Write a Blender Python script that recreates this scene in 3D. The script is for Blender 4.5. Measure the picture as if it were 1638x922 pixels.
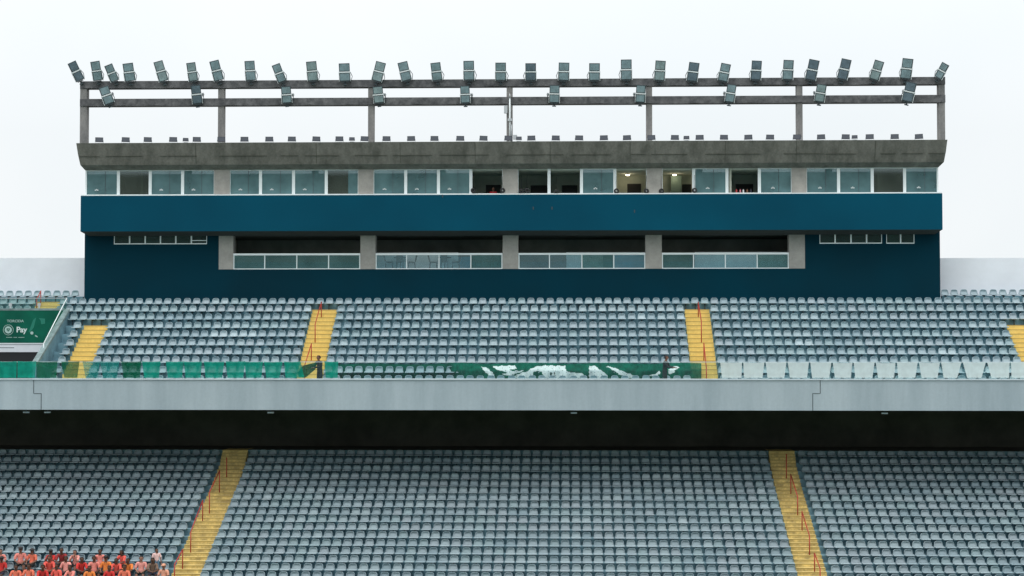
import bpy, bmesh, math, random
from mathutils import Vector, Matrix, Euler
R = math.radians
random.seed(7)
for o in list(bpy.data.objects): bpy.data.objects.remove(o)
scn = bpy.context.scene
COL = scn.collection

# ------------------------------------------------------------------ camera
CAMZ = 16.0
F = 2800.0; W0, H0 = 1638.0, 922.0
cd = bpy.data.cameras.new('camera'); cam = bpy.data.objects.new('camera', cd); COL.objects.link(cam)
cd.sensor_width = 36; cd.lens = 36*F/W0; cd.clip_start = .5; cd.clip_end = 4000
YAW = math.atan(94/F); PITCH = math.atan(99/F)
cam.location = (0, 0, CAMZ); cam.rotation_euler = (R(90)+PITCH, 0, YAW)
scn.camera = cam
RM = cam.rotation_euler.to_matrix()
def at(px, py, Y):
    d = RM @ Vector((px-W0/2, -(py-H0/2), -F))
    t = Y/d.y
    return Vector((d.x*t, Y, CAMZ+d.z*t))
def PX(px, Y, py=560): return at(px, py, Y).x
def PZ(py, Y, px=819): return at(px, py, Y).z

# ------------------------------------------------------------------ world, sun, exposure
SUN_EL, SUN_AZ = R(68), R(200)          # azimuth measured for the sky texture
w = bpy.data.worlds.new('World'); scn.world = w; w.use_nodes = True
nt = w.node_tree; nt.nodes.clear()
out = nt.nodes.new('ShaderNodeOutputWorld')
sky = nt.nodes.new('ShaderNodeTexSky'); sky.sky_type = 'NISHITA'; sky.sun_disc = False
sky.sun_elevation = SUN_EL; sky.sun_rotation = SUN_AZ; sky.dust_density = 3
b1 = nt.nodes.new('ShaderNodeBackground'); b1.inputs[1].default_value = .1
nt.links.new(sky.outputs[0], b1.inputs[0])
tc = nt.nodes.new('ShaderNodeTexCoord'); nz = nt.nodes.new('ShaderNodeTexNoise')
nz.inputs['Scale'].default_value = 2.2; nz.inputs['Detail'].default_value = 4; nz.inputs['Distortion'].default_value = .4
nt.links.new(tc.outputs['Generated'], nz.inputs['Vector'])
cr = nt.nodes.new('ShaderNodeValToRGB'); cr.color_ramp.elements[0].position = .35; cr.color_ramp.elements[1].position = .65
cr.color_ramp.elements[0].color = (.89, .94, .965, 1); cr.color_ramp.elements[1].color = (1.0, 1.02, 1.03, 1)
nt.links.new(nz.outputs[0], cr.inputs[0])
b2 = nt.nodes.new('ShaderNodeBackground'); b2.inputs[1].default_value = 1.02
nt.links.new(cr.outputs[0], b2.inputs[0])
sx = nt.nodes.new('ShaderNodeSeparateXYZ'); nt.links.new(tc.outputs['Generated'], sx.inputs[0])
zr_ = nt.nodes.new('ShaderNodeMapRange'); zr_.inputs[1].default_value = .12; zr_.inputs[2].default_value = .95; zr_.inputs[3].default_value = 1.03; zr_.inputs[4].default_value = 2.0
nt.links.new(sx.outputs[2], zr_.inputs[0]); nt.links.new(zr_.outputs[0], b2.inputs[1])      # overcast sky: brighter towards the zenith
mx = nt.nodes.new('ShaderNodeMixShader'); mx.inputs[0].default_value = .93
nt.links.new(b1.outputs[0], mx.inputs[1]); nt.links.new(b2.outputs[0], mx.inputs[2]); nt.links.new(mx.outputs[0], out.inputs[0])
sl = bpy.data.lights.new('sun', 'SUN'); sl.energy = .8; sl.angle = R(25); sl.color = (1, .97, .93)
so = bpy.data.objects.new('sun', sl); COL.objects.link(so)
so.rotation_euler = (R(90)-SUN_EL, 0, R(-20))
vs = scn.view_settings; vs.view_transform = 'Standard'; vs.look = 'None'; vs.exposure = 0.0; vs.gamma = 1; vs.use_curve_mapping = False

# ------------------------------------------------------------------ materials
def new_mat(name):
    m = bpy.data.materials.new(name); m.use_nodes = True
    return m, m.node_tree, m.node_tree.nodes['Principled BSDF']
def mat(name, col, rough=.7, var=0, scale=1.0, stretch=(1,1,1), col2=None, bump=0, metal=0, spec=.5, emit=None, detail=5, attr=None, fine=0):
    m, t, p = new_mat(name)
    p.inputs['Roughness'].default_value = rough; p.inputs['Metallic'].default_value = metal
    p.inputs['Specular IOR Level'].default_value = spec
    c = (*col, 1)
    p.inputs['Base Color'].default_value = c
    if emit:
        p.inputs['Emission Color'].default_value = (*emit[0], 1); p.inputs['Emission Strength'].default_value = emit[1]
    src = None
    if var or col2:
        g = t.nodes.new('ShaderNodeNewGeometry'); mp = t.nodes.new('ShaderNodeMapping'); mp.inputs['Scale'].default_value = stretch
        n = t.nodes.new('ShaderNodeTexNoise'); n.inputs['Scale'].default_value = scale; n.inputs['Detail'].default_value = detail; n.inputs['Roughness'].default_value = .65
        t.links.new(g.outputs['Position'], mp.inputs[0]); t.links.new(mp.outputs[0], n.inputs['Vector'])
        r = t.nodes.new('ShaderNodeValToRGB'); r.color_ramp.elements[0].position = .32; r.color_ramp.elements[1].position = .68
        a = col2 if col2 else tuple(x*(1-var) for x in col); b = col if col2 else tuple(min(1, x*(1+var)) for x in col)
        r.color_ramp.elements[0].color = (*a, 1); r.color_ramp.elements[1].color = (*b, 1)
        t.links.new(n.outputs[0], r.inputs[0]); src = r.outputs[0]
        if fine:
            n2 = t.nodes.new('ShaderNodeTexNoise'); n2.inputs['Scale'].default_value = 9; n2.inputs['Detail'].default_value = 3
            t.links.new(g.outputs['Position'], n2.inputs['Vector'])
            mr = t.nodes.new('ShaderNodeMapRange'); mr.inputs[3].default_value = 1-fine; mr.inputs[4].default_value = 1+fine
            t.links.new(n2.outputs[0], mr.inputs[0])
            vm = t.nodes.new('ShaderNodeVectorMath'); vm.operation = 'SCALE'
            t.links.new(src, vm.inputs[0]); t.links.new(mr.outputs[0], vm.inputs['Scale']); src = vm.outputs[0]
        if bump:
            bp = t.nodes.new('ShaderNodeBump'); bp.inputs['Strength'].default_value = bump; bp.inputs['Distance'].default_value = .02
            t.links.new(n.outputs[0], bp.inputs['Height']); t.links.new(bp.outputs[0], p.inputs['Normal'])
    if attr:
        av = t.nodes.new('ShaderNodeAttribute'); av.attribute_name = attr
        vm = t.nodes.new('ShaderNodeVectorMath'); vm.operation = 'MULTIPLY'
        if src: t.links.new(src, vm.inputs[0])
        else: vm.inputs[0].default_value = col
        t.links.new(av.outputs['Color'], vm.inputs[1]); src = vm.outputs[0]
    if src: t.links.new(src, p.inputs['Base Color'])
    return m
def glass(name, tint, veil, veilcol, gloss, rough=.03):
    """thin pane: clear part + painted tint and sky-glare film diffuse part + mirror part (fixed shares)"""
    m = bpy.data.materials.new(name); m.use_nodes = True; t = m.node_tree; t.nodes.clear()
    o = t.nodes.new('ShaderNodeOutputMaterial')
    tr = t.nodes.new('ShaderNodeBsdfTransparent'); tr.inputs[0].default_value = (*tint, 1)
    df = t.nodes.new('ShaderNodeBsdfDiffuse'); df.inputs[0].default_value = (*veilcol, 1)
    gl = t.nodes.new('ShaderNodeBsdfGlossy'); gl.inputs['Roughness'].default_value = rough; gl.inputs[0].default_value = (.8, .95, 1, 1)
    g = t.nodes.new('ShaderNodeNewGeometry')
    n = t.nodes.new('ShaderNodeTexNoise'); n.inputs['Scale'].default_value = .9; n.inputs['Detail'].default_value = 3
    t.links.new(g.outputs['Position'], n.inputs['Vector'])
    mr = t.nodes.new('ShaderNodeMapRange'); mr.inputs[1].default_value = .3; mr.inputs[2].default_value = .7
    mr.inputs[3].default_value = veil*.7; mr.inputs[4].default_value = min(1, veil*1.3)
    t.links.new(n.outputs[0], mr.inputs[0])
    m1 = t.nodes.new('ShaderNodeMixShader'); t.links.new(mr.outputs[0], m1.inputs[0]); t.links.new(tr.outputs[0], m1.inputs[1]); t.links.new(df.outputs[0], m1.inputs[2])
    m2 = t.nodes.new('ShaderNodeMixShader'); m2.inputs[0].default_value = gloss; t.links.new(m1.outputs[0], m2.inputs[1]); t.links.new(gl.outputs[0], m2.inputs[2])
    t.links.new(m2.outputs[0], o.inputs[0])
    return m
def cloth(name, col, clear=.15, var=.25):
    m = bpy.data.materials.new(name); m.use_nodes = True; t = m.node_tree; t.nodes.clear()
    o = t.nodes.new('ShaderNodeOutputMaterial')
    g = t.nodes.new('ShaderNodeNewGeometry'); n = t.nodes.new('ShaderNodeTexNoise'); n.inputs['Scale'].default_value = 3; n.inputs['Detail'].default_value = 4
    t.links.new(g.outputs['Position'], n.inputs['Vector'])
    r = t.nodes.new('ShaderNodeValToRGB'); r.color_ramp.elements[0].position = .3; r.color_ramp.elements[1].position = .7
    r.color_ramp.elements[0].color = (*[c*(1-var) for c in col], 1); r.color_ramp.elements[1].color = (*[min(1, c*(1+var)) for c in col], 1)
    t.links.new(n.outputs[0], r.inputs[0])
    df = t.nodes.new('ShaderNodeBsdfDiffuse'); tl = t.nodes.new('ShaderNodeBsdfTranslucent'); tr = t.nodes.new('ShaderNodeBsdfTransparent')
    t.links.new(r.outputs[0], df.inputs[0]); t.links.new(r.outputs[0], tl.inputs[0])
    a = t.nodes.new('ShaderNodeMixShader'); a.inputs[0].default_value = .3; t.links.new(df.outputs[0], a.inputs[1]); t.links.new(tl.outputs[0], a.inputs[2])
    b = t.nodes.new('ShaderNodeMixShader'); b.inputs[0].default_value = clear; t.links.new(a.outputs[0], b.inputs[1]); t.links.new(tr.outputs[0], b.inputs[2])
    t.links.new(b.outputs[0], o.inputs[0])
    return m

M = {}
M['seat'] = mat('seat_plastic', (.275, .350, .382), .5, attr='shade')
M['bracket'] = mat('bracket_steel', (.05, .07, .08), .6)
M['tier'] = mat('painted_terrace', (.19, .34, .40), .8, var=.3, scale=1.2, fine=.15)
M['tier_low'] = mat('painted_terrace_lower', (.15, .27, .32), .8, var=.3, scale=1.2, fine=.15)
M['yellow'] = mat('yellow_stair_paint', (.80, .60, .19), .75, col2=(.70, .51, .15), scale=1.6, fine=.18)
M['yellow_low'] = mat('yellow_stair_paint_worn', (.78, .60, .22), .8, col2=(.36, .27, .11), scale=2.4, fine=.45)
M['yedge'] = mat('stair_nosing', (.46, .33, .10), .8)
M['red'] = mat('red_rail_paint', (.42, .035, .02), .5)
M['parapet'] = mat('parapet_paint', (.45, .53, .57), .8, col2=(.345, .42, .46), scale=.8, stretch=(1, 1, .12), fine=.07, detail=7)
M['cap'] = mat('parapet_cap', (.62, .70, .74), .8, var=.1, scale=2)
M['joint'] = mat('joint_dark_gap', (.08, .10, .11), .9)  # dark line colour of the joints
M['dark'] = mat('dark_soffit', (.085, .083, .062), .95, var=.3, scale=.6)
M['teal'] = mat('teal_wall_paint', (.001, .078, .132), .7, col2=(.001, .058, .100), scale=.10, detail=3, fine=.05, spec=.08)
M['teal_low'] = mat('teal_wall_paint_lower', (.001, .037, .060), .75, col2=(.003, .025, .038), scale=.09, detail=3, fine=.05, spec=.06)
M['roof'] = mat('weathered_roof_concrete', (.190, .188, .165), .95, col2=(.085, .088, .074), scale=1.6, stretch=(1, 1, .45), fine=.3, detail=10, bump=.3)
M['formline'] = mat('formwork_stain', (.06, .065, .05), .95)
M['gantry'] = mat('weathered_gantry_concrete', (.175, .175, .18), .95, col2=(.060, .063, .068), scale=2.4, fine=.3, detail=8)
M['gpost'] = mat('gantry_post_concrete', (.30, .29, .28), .95, col2=(.17, .17, .17), scale=2.4, stretch=(1, 1, .3), fine=.25, detail=8)
M['column'] = mat('sky_block_concrete', (.40, .38, .35), .9, col2=(.29, .28, .26), scale=1.5, fine=.12)
M['white'] = mat('white_frame_paint', (.84, .90, .91), .5)
M['whitewall'] = mat('white_wall_paint', (.86, .87, .91), .9, var=.05, scale=.5)
M['room'] = mat('room_wall', (.66, .68, .58), .9, var=.12, scale=.8)
M['roomdark'] = mat('room_wall_dark', (.11, .12, .10), .9, var=.15, scale=.8)
M['ceiling'] = mat('room_ceiling', (.8, .82, .76), .9)
M['palewall'] = mat('pale_low_wall', (.90, .92, .92), .8, var=.06, scale=.6)
M['floor'] = mat('room_floor', (.6, .58, .52), .8)
M['door'] = mat('dark_door', (.025, .022, .02), .5)
M['doorgreen'] = mat('grey_green_door', (.22, .30, .26), .6)
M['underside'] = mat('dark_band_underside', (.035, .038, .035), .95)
M['balcony_back'] = mat('balcony_back_wall', (.21, .215, .18), .9, var=.3, scale=.4)
M['glass_teal'] = glass('tinted_window_glass', (.30, .48, .50), .55, (.185, .335, .355), .11, .01)
M['glass_dim'] = glass('clear_window_glass', (.5, .55, .5), .18, (.22, .26, .22), .10)
M['glass_guard'] = glass('guard_glass_teal', (.55, .75, .75), .38, (.14, .27, .27), .08, .01)  # guard panes: diffuse share paints in the reflected sky
M['glass_pale'] = glass('guard_glass_pale', (.80, .92, .94), .12, (.66, .76, .78), .08, .01)
M['glass_mid'] = glass('guard_glass_mid', (.70, .88, .92), .16, (.42, .58, .62), .09, .01)
M['glass_clear'] = glass('clear_guard_glass', (.90, .97, .96), .02, (.5, .6, .6), .02)
M['glass_green'] = glass('greenish_guard_glass', (.88, .95, .92), .07, (.2, .4, .37), .03)
M['glass_small'] = glass('small_window_glass', (.35, .5, .45), .3, (.06, .12, .11), .05)
M['black'] = mat('black_rubber', (.012, .012, .014), .5)
M['lens'] = mat('lamp_lens_glass', (.22, .31, .335), .3, var=.25, scale=3, spec=.6)
M['lens_dark'] = mat('lamp_lens_dark', (.13, .18, .215), .3, var=.25, scale=3)
M['lens_pale'] = mat('lamp_lens_pale', (.27, .36, .37), .3, var=.25, scale=3)
M['case'] = mat('lamp_housing', (.055, .075, .085), .5)
M['smallcase'] = mat('small_lamp_housing', (.045, .05, .065), .5)
M['smalllens'] = mat('small_lamp_lens', (.11, .12, .145), .3)
M['galv'] = mat('galvanised_bracket', (.55, .58, .60), .4, metal=.3)
M['blue_reflection'] = mat('blue_reflection', (.02, .30, .42), .5)
M['teal_reflection'] = mat('teal_reflection', (.02, .22, .26), .5)
M['chair'] = mat('dark_chair_plastic', (.03, .05, .055), .5)
M['lamp'] = mat('lit_lamp', (1, .9, .7), .5, emit=((1, .88, .62), 9))
M['sign'] = mat('green_sign_print', (.003, .135, .082), .6, col2=(.002, .085, .055), scale=.8, detail=2, spec=.15)
M['signlight'] = mat('sign_light_swoosh', (.01, .20, .135), .45)
M['print'] = mat('white_print', (.70, .80, .76), .5)
M['greyprint'] = mat('pale_print', (.42, .58, .53), .5)
M['beam'] = mat('white_beam_paint', (.74, .76, .80), .7, var=.06)
M['vom'] = mat('vomitory_concrete', (.20, .27, .27), .9, var=.3, scale=2, fine=.2)
M['grass'] = mat('pitch_turf', (.05, .12, .03), .95, var=.2, scale=.3)
M['ground'] = mat('asphalt_ground', (.06, .06, .06), .95, var=.2, scale=.5)
M['skin1'] = mat('skin_light_brown', (.24, .11, .07), .6)
M['skin2'] = mat('skin_brown', (.13, .058, .034), .6)
M['skin3'] = mat('skin_fair', (.38, .19, .13), .6)
M['hair'] = mat('dark_hair', (.015, .01, .009), .6)
M['darkcloth'] = mat('black_clothing', (.012, .018, .018), .9)
M['navy'] = mat('navy_shorts', (.02, .025, .05), .9)
M['denim'] = mat('denim', (.12, .22, .32), .9)

# ------------------------------------------------------------------ mesh builder
class MB:
    def __init__(s): s.v = []; s.f = []; s.m = []; s.sm = []
    def add(s, vs, fs, mi=0, sm=False):
        b = len(s.v); s.v += [tuple(v) for v in vs]
        for f in fs: s.f.append(tuple(b+i for i in f)); s.m.append(mi); s.sm.append(sm)
        return s
    def box(s, x0, x1, y0, y1, z0, z1, mi=0):
        vs = [(x0,y0,z0),(x1,y0,z0),(x1,y1,z0),(x0,y1,z0),(x0,y0,z1),(x1,y0,z1),(x1,y1,z1),(x0,y1,z1)]
        return s.add(vs, [(0,3,2,1),(4,5,6,7),(0,1,5,4),(1,2,6,5),(2,3,7,6),(3,0,4,7)], mi)
    def tube(s, a, b, r, r2=None, n=8, mi=0, cap=True):
        a = Vector(a); b = Vector(b); r2 = r if r2 is None else r2
        d = (b-a).normalized(); u = d.orthogonal().normalized(); w = d.cross(u)
        vs = []
        for p, rr in ((a, r), (b, r2)):
            for i in range(n):
                t = 2*math.pi*i/n; vs.append(p+u*math.cos(t)*rr+w*math.sin(t)*rr)
        fs = [(i, (i+1) % n, n+(i+1) % n, n+i) for i in range(n)]
        if cap: fs += [tuple(range(n-1, -1, -1)), tuple(range(n, 2*n))]
        return s.add(vs, fs, mi, True)
    def path(s, pts, r, n=8, mi=0):
        for a, b in zip(pts, pts[1:]): s.tube(a, b, r, n=n, mi=mi)
        return s
    def prism_x(s, prof, x0, x1, mi=0):
        """profile of (y,z) points, extruded along x"""
        n = len(prof); vs = [(x0, y, z) for y, z in prof]+[(x1, y, z) for y, z in prof]
        fs = [(i, (i+1) % n, n+(i+1) % n, n+i) for i in range(n)]+[tuple(range(n-1, -1, -1)), tuple(range(n, 2*n))]
        return s.add(vs, fs, mi)
    def prism_y(s, poly, y0, y1, mi=0):
        n = len(poly); vs = [(x, y0, z) for x, z in poly]+[(x, y1, z) for x, z in poly]
        fs = [(i, (i+1) % n, n+(i+1) % n, n+i) for i in range(n)]+[tuple(range(n-1, -1, -1)), tuple(range(n, 2*n))]
        return s.add(vs, fs, mi)
    def sphere(s, c, r, n=8, k=6, mi=0, sc=(1,1,1)):
        vs = [(c[0], c[1], c[2]+r*sc[2])]
        for i in range(1, k):
            for j in range(n):
                a = math.pi*i/k; b = 2*math.pi*j/n
                vs.append((c[0]+r*sc[0]*math.sin(a)*math.cos(b), c[1]+r*sc[1]*math.sin(a)*math.sin(b), c[2]+r*sc[2]*math.cos(a)))
        vs.append((c[0], c[1], c[2]-r*sc[2])); L = len(vs)-1; fs = []
        for j in range(n): fs.append((0, 1+j, 1+(j+1) % n)); fs.append((L, L-n+(j+1) % n, L-n+j))
        for i in range(k-2):
            for j in range(n):
                a = 1+i*n+j; b = 1+i*n+(j+1) % n; fs.append((a, a+n, b+n, b))
        return s.add(vs, fs, mi, True)
    def torus(s, c, R_, r, n=14, k=6, mi=0):
        vs = []
        for i in range(n):
            a = 2*math.pi*i/n
            for j in range(k):
                b = 2*math.pi*j/k
                vs.append((c[0]+(R_+r*math.cos(b))*math.cos(a), c[1]+r*math.sin(b), c[2]+(R_+r*math.cos(b))*math.sin(a)))
        fs = [(i*k+j, ((i+1) % n)*k+j, ((i+1) % n)*k+(j+1) % k, i*k+(j+1) % k) for i in range(n) for j in range(k)]
        return s.add(vs, fs, mi, True)
    def xf(s, mtx): s.v = [tuple(mtx @ Vector(v)) for v in s.v]; return s
    def mesh(s, name, mats):
        me = bpy.data.meshes.new(name); me.from_pydata(s.v, [], s.f)
        for m in (mats if isinstance(mats, (list, tuple)) else [mats]): me.materials.append(m)
        me.polygons.foreach_set('material_index', s.m); me.polygons.foreach_set('use_smooth', s.sm)
        bm = bmesh.new(); bm.from_mesh(me); bmesh.ops.recalc_face_normals(bm, faces=bm.faces); bm.to_mesh(me); bm.free()
        me.update(); return me
    def build(s, name, mats, parent=None): return link(name, s.mesh(name, mats), parent)
def link(name, me, parent=None, loc=None):
    o = bpy.data.objects.new(name, me); COL.objects.link(o)
    if parent:
        o.parent = parent
        if loc is None: o.matrix_parent_inverse = Matrix.Translation(-Vector(parent.location))
    if loc is not None: o.location = loc
    return o
def tag(o, label=None, cat=None, group=None, kind=None):
    if label: o['label'] = label
    if cat: o['category'] = cat
    if group: o['group'] = group
    if kind: o['kind'] = kind
    return o
def empty(name, loc, label, cat, group=None):
    o = bpy.data.objects.new(name, None); COL.objects.link(o); o.location = loc; o.empty_display_size = .3
    return tag(o, label, cat, group)
def world_part(mb, name, mats, root):          # mesh given in world coordinates under an unrotated root
    return mb.build(name, mats, root)
def copy_tree(o, parent=None):
    c = o.copy(); COL.objects.link(c); c.parent = parent
    if parent is not None: c.matrix_parent_inverse = o.matrix_parent_inverse.copy()
    for ch in o.children: copy_tree(ch, c)
    return c
def ordn(n):
    names = ['', 'first', 'second', 'third', 'fourth', 'fifth', 'sixth', 'seventh', 'eighth', 'ninth', 'tenth', 'eleventh', 'twelfth']
    if n < len(names): return names[n]
    suf = 'th' if 10 <= n % 100 <= 20 else {1: 'st', 2: 'nd', 3: 'rd'}.get(n % 10, 'th')
    return '%d%s' % (n, suf)

# ------------------------------------------------------------------ setting: ground and pitch
tag(MB().box(-900, 900, -500, 1500, -.5, 0).build('ground', M['ground']), kind='structure')
tag(MB().box(-60, 60, -10, 68, 0, .004).build('pitch', M['grass']), kind='structure')

# unseen stand added behind the camera only to block low sky light
op = empty('sky_blocking_stand', (0, -30, 0), 'unseen grandstand added behind the viewpoint to block low sky light', 'grandstand')
mb = MB()
for i in range(30): mb.box(-75, 75, -6-1.0*i-1.0, -6-1.0*i, 0, 12+.55*i)
mb.build('terrace', M['tier'], op)
MB().box(-75, 75, -60, -36, 0, 40).build('sky_block_rear', M['column'], op)
MB().box(-78, 78, -60, -14, 46, 47.2).build('roof', M['roof'], op)  # roof of the added unseen stand, blocks sky light
for i in range(9): MB().box(-70+17.5*i-.4, -70+17.5*i+.4, -38, -37, 0, 45.99).build('column', M['column'], op)

# ------------------------------------------------------------------ rows of both tiers
U_y = [606.4, 591.8, 576.2, 562.5, 548.2, 534.2, 520.4, 506.9, 494.2, 482.0, 469.2]
U_Y = [93.6+.75*k for k in range(11)]
U_z = [PZ(y, Y)-.50 for y, Y in zip(U_y, U_Y)]                # tread heights
UR = .60                                                     # riser is this far in front of the backrest
L_y = [724.5, 736.8, 749.2, 761.7, 773.2, 783.9, 794.9, 806.5, 818.4, 830.3, 842.7, 855.4, 868.2, 881.2, 894.3, 907.6, 921.0, 934.6, 948.4]
L_Y = [96.6-.8*k for k in range(19)]
L_z = [PZ(y, Y)-.50 for y, Y in zip(L_y, L_Y)]
XL, XR = -46.0, 40.0
VX = -28.6                                                   # side of the entrance cut in the upper tier
UA = [(-27.55, -26.2, 0, 7), (-14.78, -13.38, 0, 9), (6.47, 7.87, 0, 9), (24.25, 25.65, 0, 7), (-30.95, -29.6, 8, 10)]
LA = [(PX(357, 96.6), PX(397, 96.6)), (PX(1229, 96.6), PX(1270, 96.6))]

PAR_Y = 90.6
par_top = PZ(606, PAR_Y); par_bot = PZ(656.5, PAR_Y)

# ---- upper tier
up = empty('upper_tier', (0, 93, U_z[0]), 'upper grandstand tier of stepped dark concrete behind a pale grey parapet', 'grandstand')
mb = MB()
def terrace(mb, k0, k1, x0, x1, zb, back):
    prof = [(U_Y[k0]-UR, zb)]
    for k in range(k0, k1+1):
        prof.append((U_Y[k]-UR, U_z[k])); prof.append(((U_Y[k+1]-UR) if k < k1 else back, U_z[k]))
    prof.append((back, zb))
    # emit as strips (riser + tread quads) instead of one concave ngon
    n = len(prof)
    vs = [(x0, y, z) for y, z in prof]+[(x1, y, z) for y, z in prof]
    fs = [(i, i+1, n+i+1, n+i) for i in range(n-1)]+[(n-1, 0, n, 2*n-1)]
    mb.add(vs, fs)
    for k in range(k0, k1+1):
        ya = U_Y[k]-UR; yb = (U_Y[k+1]-UR) if k < k1 else back
        for x in (x0, x1): mb.add([(x, ya, zb), (x, yb, zb), (x, yb, U_z[k]), (x, ya, U_z[k])], [(0, 1, 2, 3)])
terrace(mb, 1, 10, VX, XR, par_bot+.3, 103.0)
terrace(mb, 8, 10, XL, VX-.002, par_bot+.3, 103.0)
mb.build('terrace', M['tier'], up)
for a, b in ((XL, PX(132, 101.6)), (PX(1507, 101.6), XR)): MB().box(a, b, 101.55, 101.8, U_z[10]+.002, U_z[10]+.34).build('rear_kerb', M['tier'], up)
MB().box(XL, XR, PAR_Y+.22, U_Y[1]-UR-.002, U_z[0]-.25, U_z[0]).build('walkway', M['tier'], up)
MB().box(XL, XR, PAR_Y, PAR_Y+.21, par_bot, par_top-.07).build('parapet', M['parapet'], up)
MB().box(XL, XR, PAR_Y-.05, PAR_Y+.26, par_top-.068, par_top).build('parapet_cap', M['cap'], up)
# stepped expansion joints in the parapet
for pts in ([(54, 609), (54, 630), (66, 630), (66, 657)], [(1312, 609), (1312, 630), (1300, 630), (1300, 657)]):
    j = MB(); y0 = PAR_Y-.004
    P = [at(a, b, PAR_Y) for a, b in pts]; wd = .02
    for a, b in zip(P, P[1:]):
        if abs(a.x-b.x) < .1: j.box(a.x-wd, a.x+wd, y0, PAR_Y+.05, max(min(a.z, b.z), par_bot+.002), max(a.z, b.z)+wd)
        else: j.box(min(a.x, b.x)+wd, max(a.x, b.x)-wd, y0, PAR_Y+.05, a.z-wd, a.z+wd)
    j.build('expansion_joint', M['joint'], up)
MB().box(XL, XR, PAR_Y+.22, 103, par_bot+.05, par_bot+.28).build('soffit', M['dark'], up)
def stair(mb, x0, x1, Ys, Zs, zlow):
    """Ys/Zs: risers from low to high; a half step stands in front of every riser"""
    for i in range(len(Ys)):
        ya = Ys[i]; zt = Zs[i]
        ynext = Ys[i+1] if i+1 < len(Ys) else ya+.5
        run = (Ys[1]-Ys[0])
        zprev = Zs[i-1] if i > 0 else zlow
        zh = zprev+(zt-zprev)*.5
        mb.box(x0, x1, ya-run*.5, ya+.001, zprev-.05, zh, 0)
        mb.box(x0, x1, ya-.012, ynext, zh-.1, zt+.006, 0)
        mb.box(x0+.02, x1-.02, ya-run*.5-.006, ya-run*.5+.03, zh-.035, zh+.004, 1)
        mb.box(x0+.02, x1-.02, ya-.018, ya+.02, zt-.035, zt+.010, 1)
for (x0, x1, k0, k1) in UA:
    mb = MB(); Ys = [U_Y[k]-UR for k in range(k0+1, k1+1)]; Zs = [U_z[k] for k in range(k0+1, k1+1)]
    stair(mb, x0, x1, Ys, Zs, U_z[k0])
    if k0 == 0: mb.box(x0, x1, PAR_Y+.3, U_Y[1]-UR-.37, U_z[0], U_z[0]+.006, 0)
    mb.build('stair', [M['yellow'], M['yedge']], up)

# ---- lower tier
lo = empty('lower_tier', (0, 88, 0), 'lower grandstand tier of stepped dark concrete in front of the shadowed concourse', 'grandstand')
mb = MB()
LR = .66
land_z = L_z[0]+.62
for k in range(19):
    ya = L_Y[k]-LR; yb = ya+.8
    if k == 0: yb = L_Y[0]+.14
    zlo = L_z[k+1] if k < 18 else 0
    mb.add([(XL, ya, zlo), (XR, ya, zlo), (XR, ya, L_z[k]), (XL, ya, L_z[k]), (XR, yb, L_z[k]), (XL, yb, L_z[k])], [(0, 1, 2, 3), (3, 2, 4, 5)])
y0 = L_Y[0]+.14
mb.add([(XL, y0, L_z[0]), (XR, y0, L_z[0]), (XR, y0, land_z), (XL, y0, land_z)], [(0, 1, 2, 3)])
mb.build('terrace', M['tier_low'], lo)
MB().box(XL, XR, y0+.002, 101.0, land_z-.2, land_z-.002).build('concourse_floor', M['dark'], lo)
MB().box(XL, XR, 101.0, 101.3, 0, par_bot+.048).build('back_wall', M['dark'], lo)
for (x0, x1) in LA:
    mb = MB(); Ys = [L_Y[k]-LR for k in range(18, -1, -1)]; Zs = [L_z[k] for k in range(18, -1, -1)]
    stair(mb, x0, x1, Ys, Zs, L_z[18]-.3)
    n = 4
    for i in range(n):
        ya = L_Y[0]-LR+.12+.18*i; mb.box(x0, x1, ya, ya+.181+(1.6 if i == n-1 else 0), L_z[0]-.05, L_z[0]+(land_z-L_z[0])*(i+1)/n+.006, 0)
        mb.box(x0+.02, x1-.02, ya-.006, ya+.03, L_z[0]+(land_z-L_z[0])*(i+1)/n-.03, L_z[0]+(land_z-L_z[0])*(i+1)/n+.010, 1)
    mb.build('stair', [M['yellow_low'], M['yedge']], lo)

# small pale lamps under the parapet
for i, px in enumerate((42, 76, 433, 918, 1415)):
    P = at(px, 659.5, PAR_Y+.5)
    e = empty('soffit_lamp', (P.x, P.y, par_bot+.05), 'small pale lamp fixed under the parapet edge, %s from the left' % ordn(i+1), 'lamp', 'small lamps under the parapet')
    MB().box(-.16, .16, -.06, .06, -.24, -.17).build('cover', M['cap'], None).parent = e
    MB().box(-.03, .03, -.03, .03, -.169, .0).build('bracket', M['bracket'], None).parent = e

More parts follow.
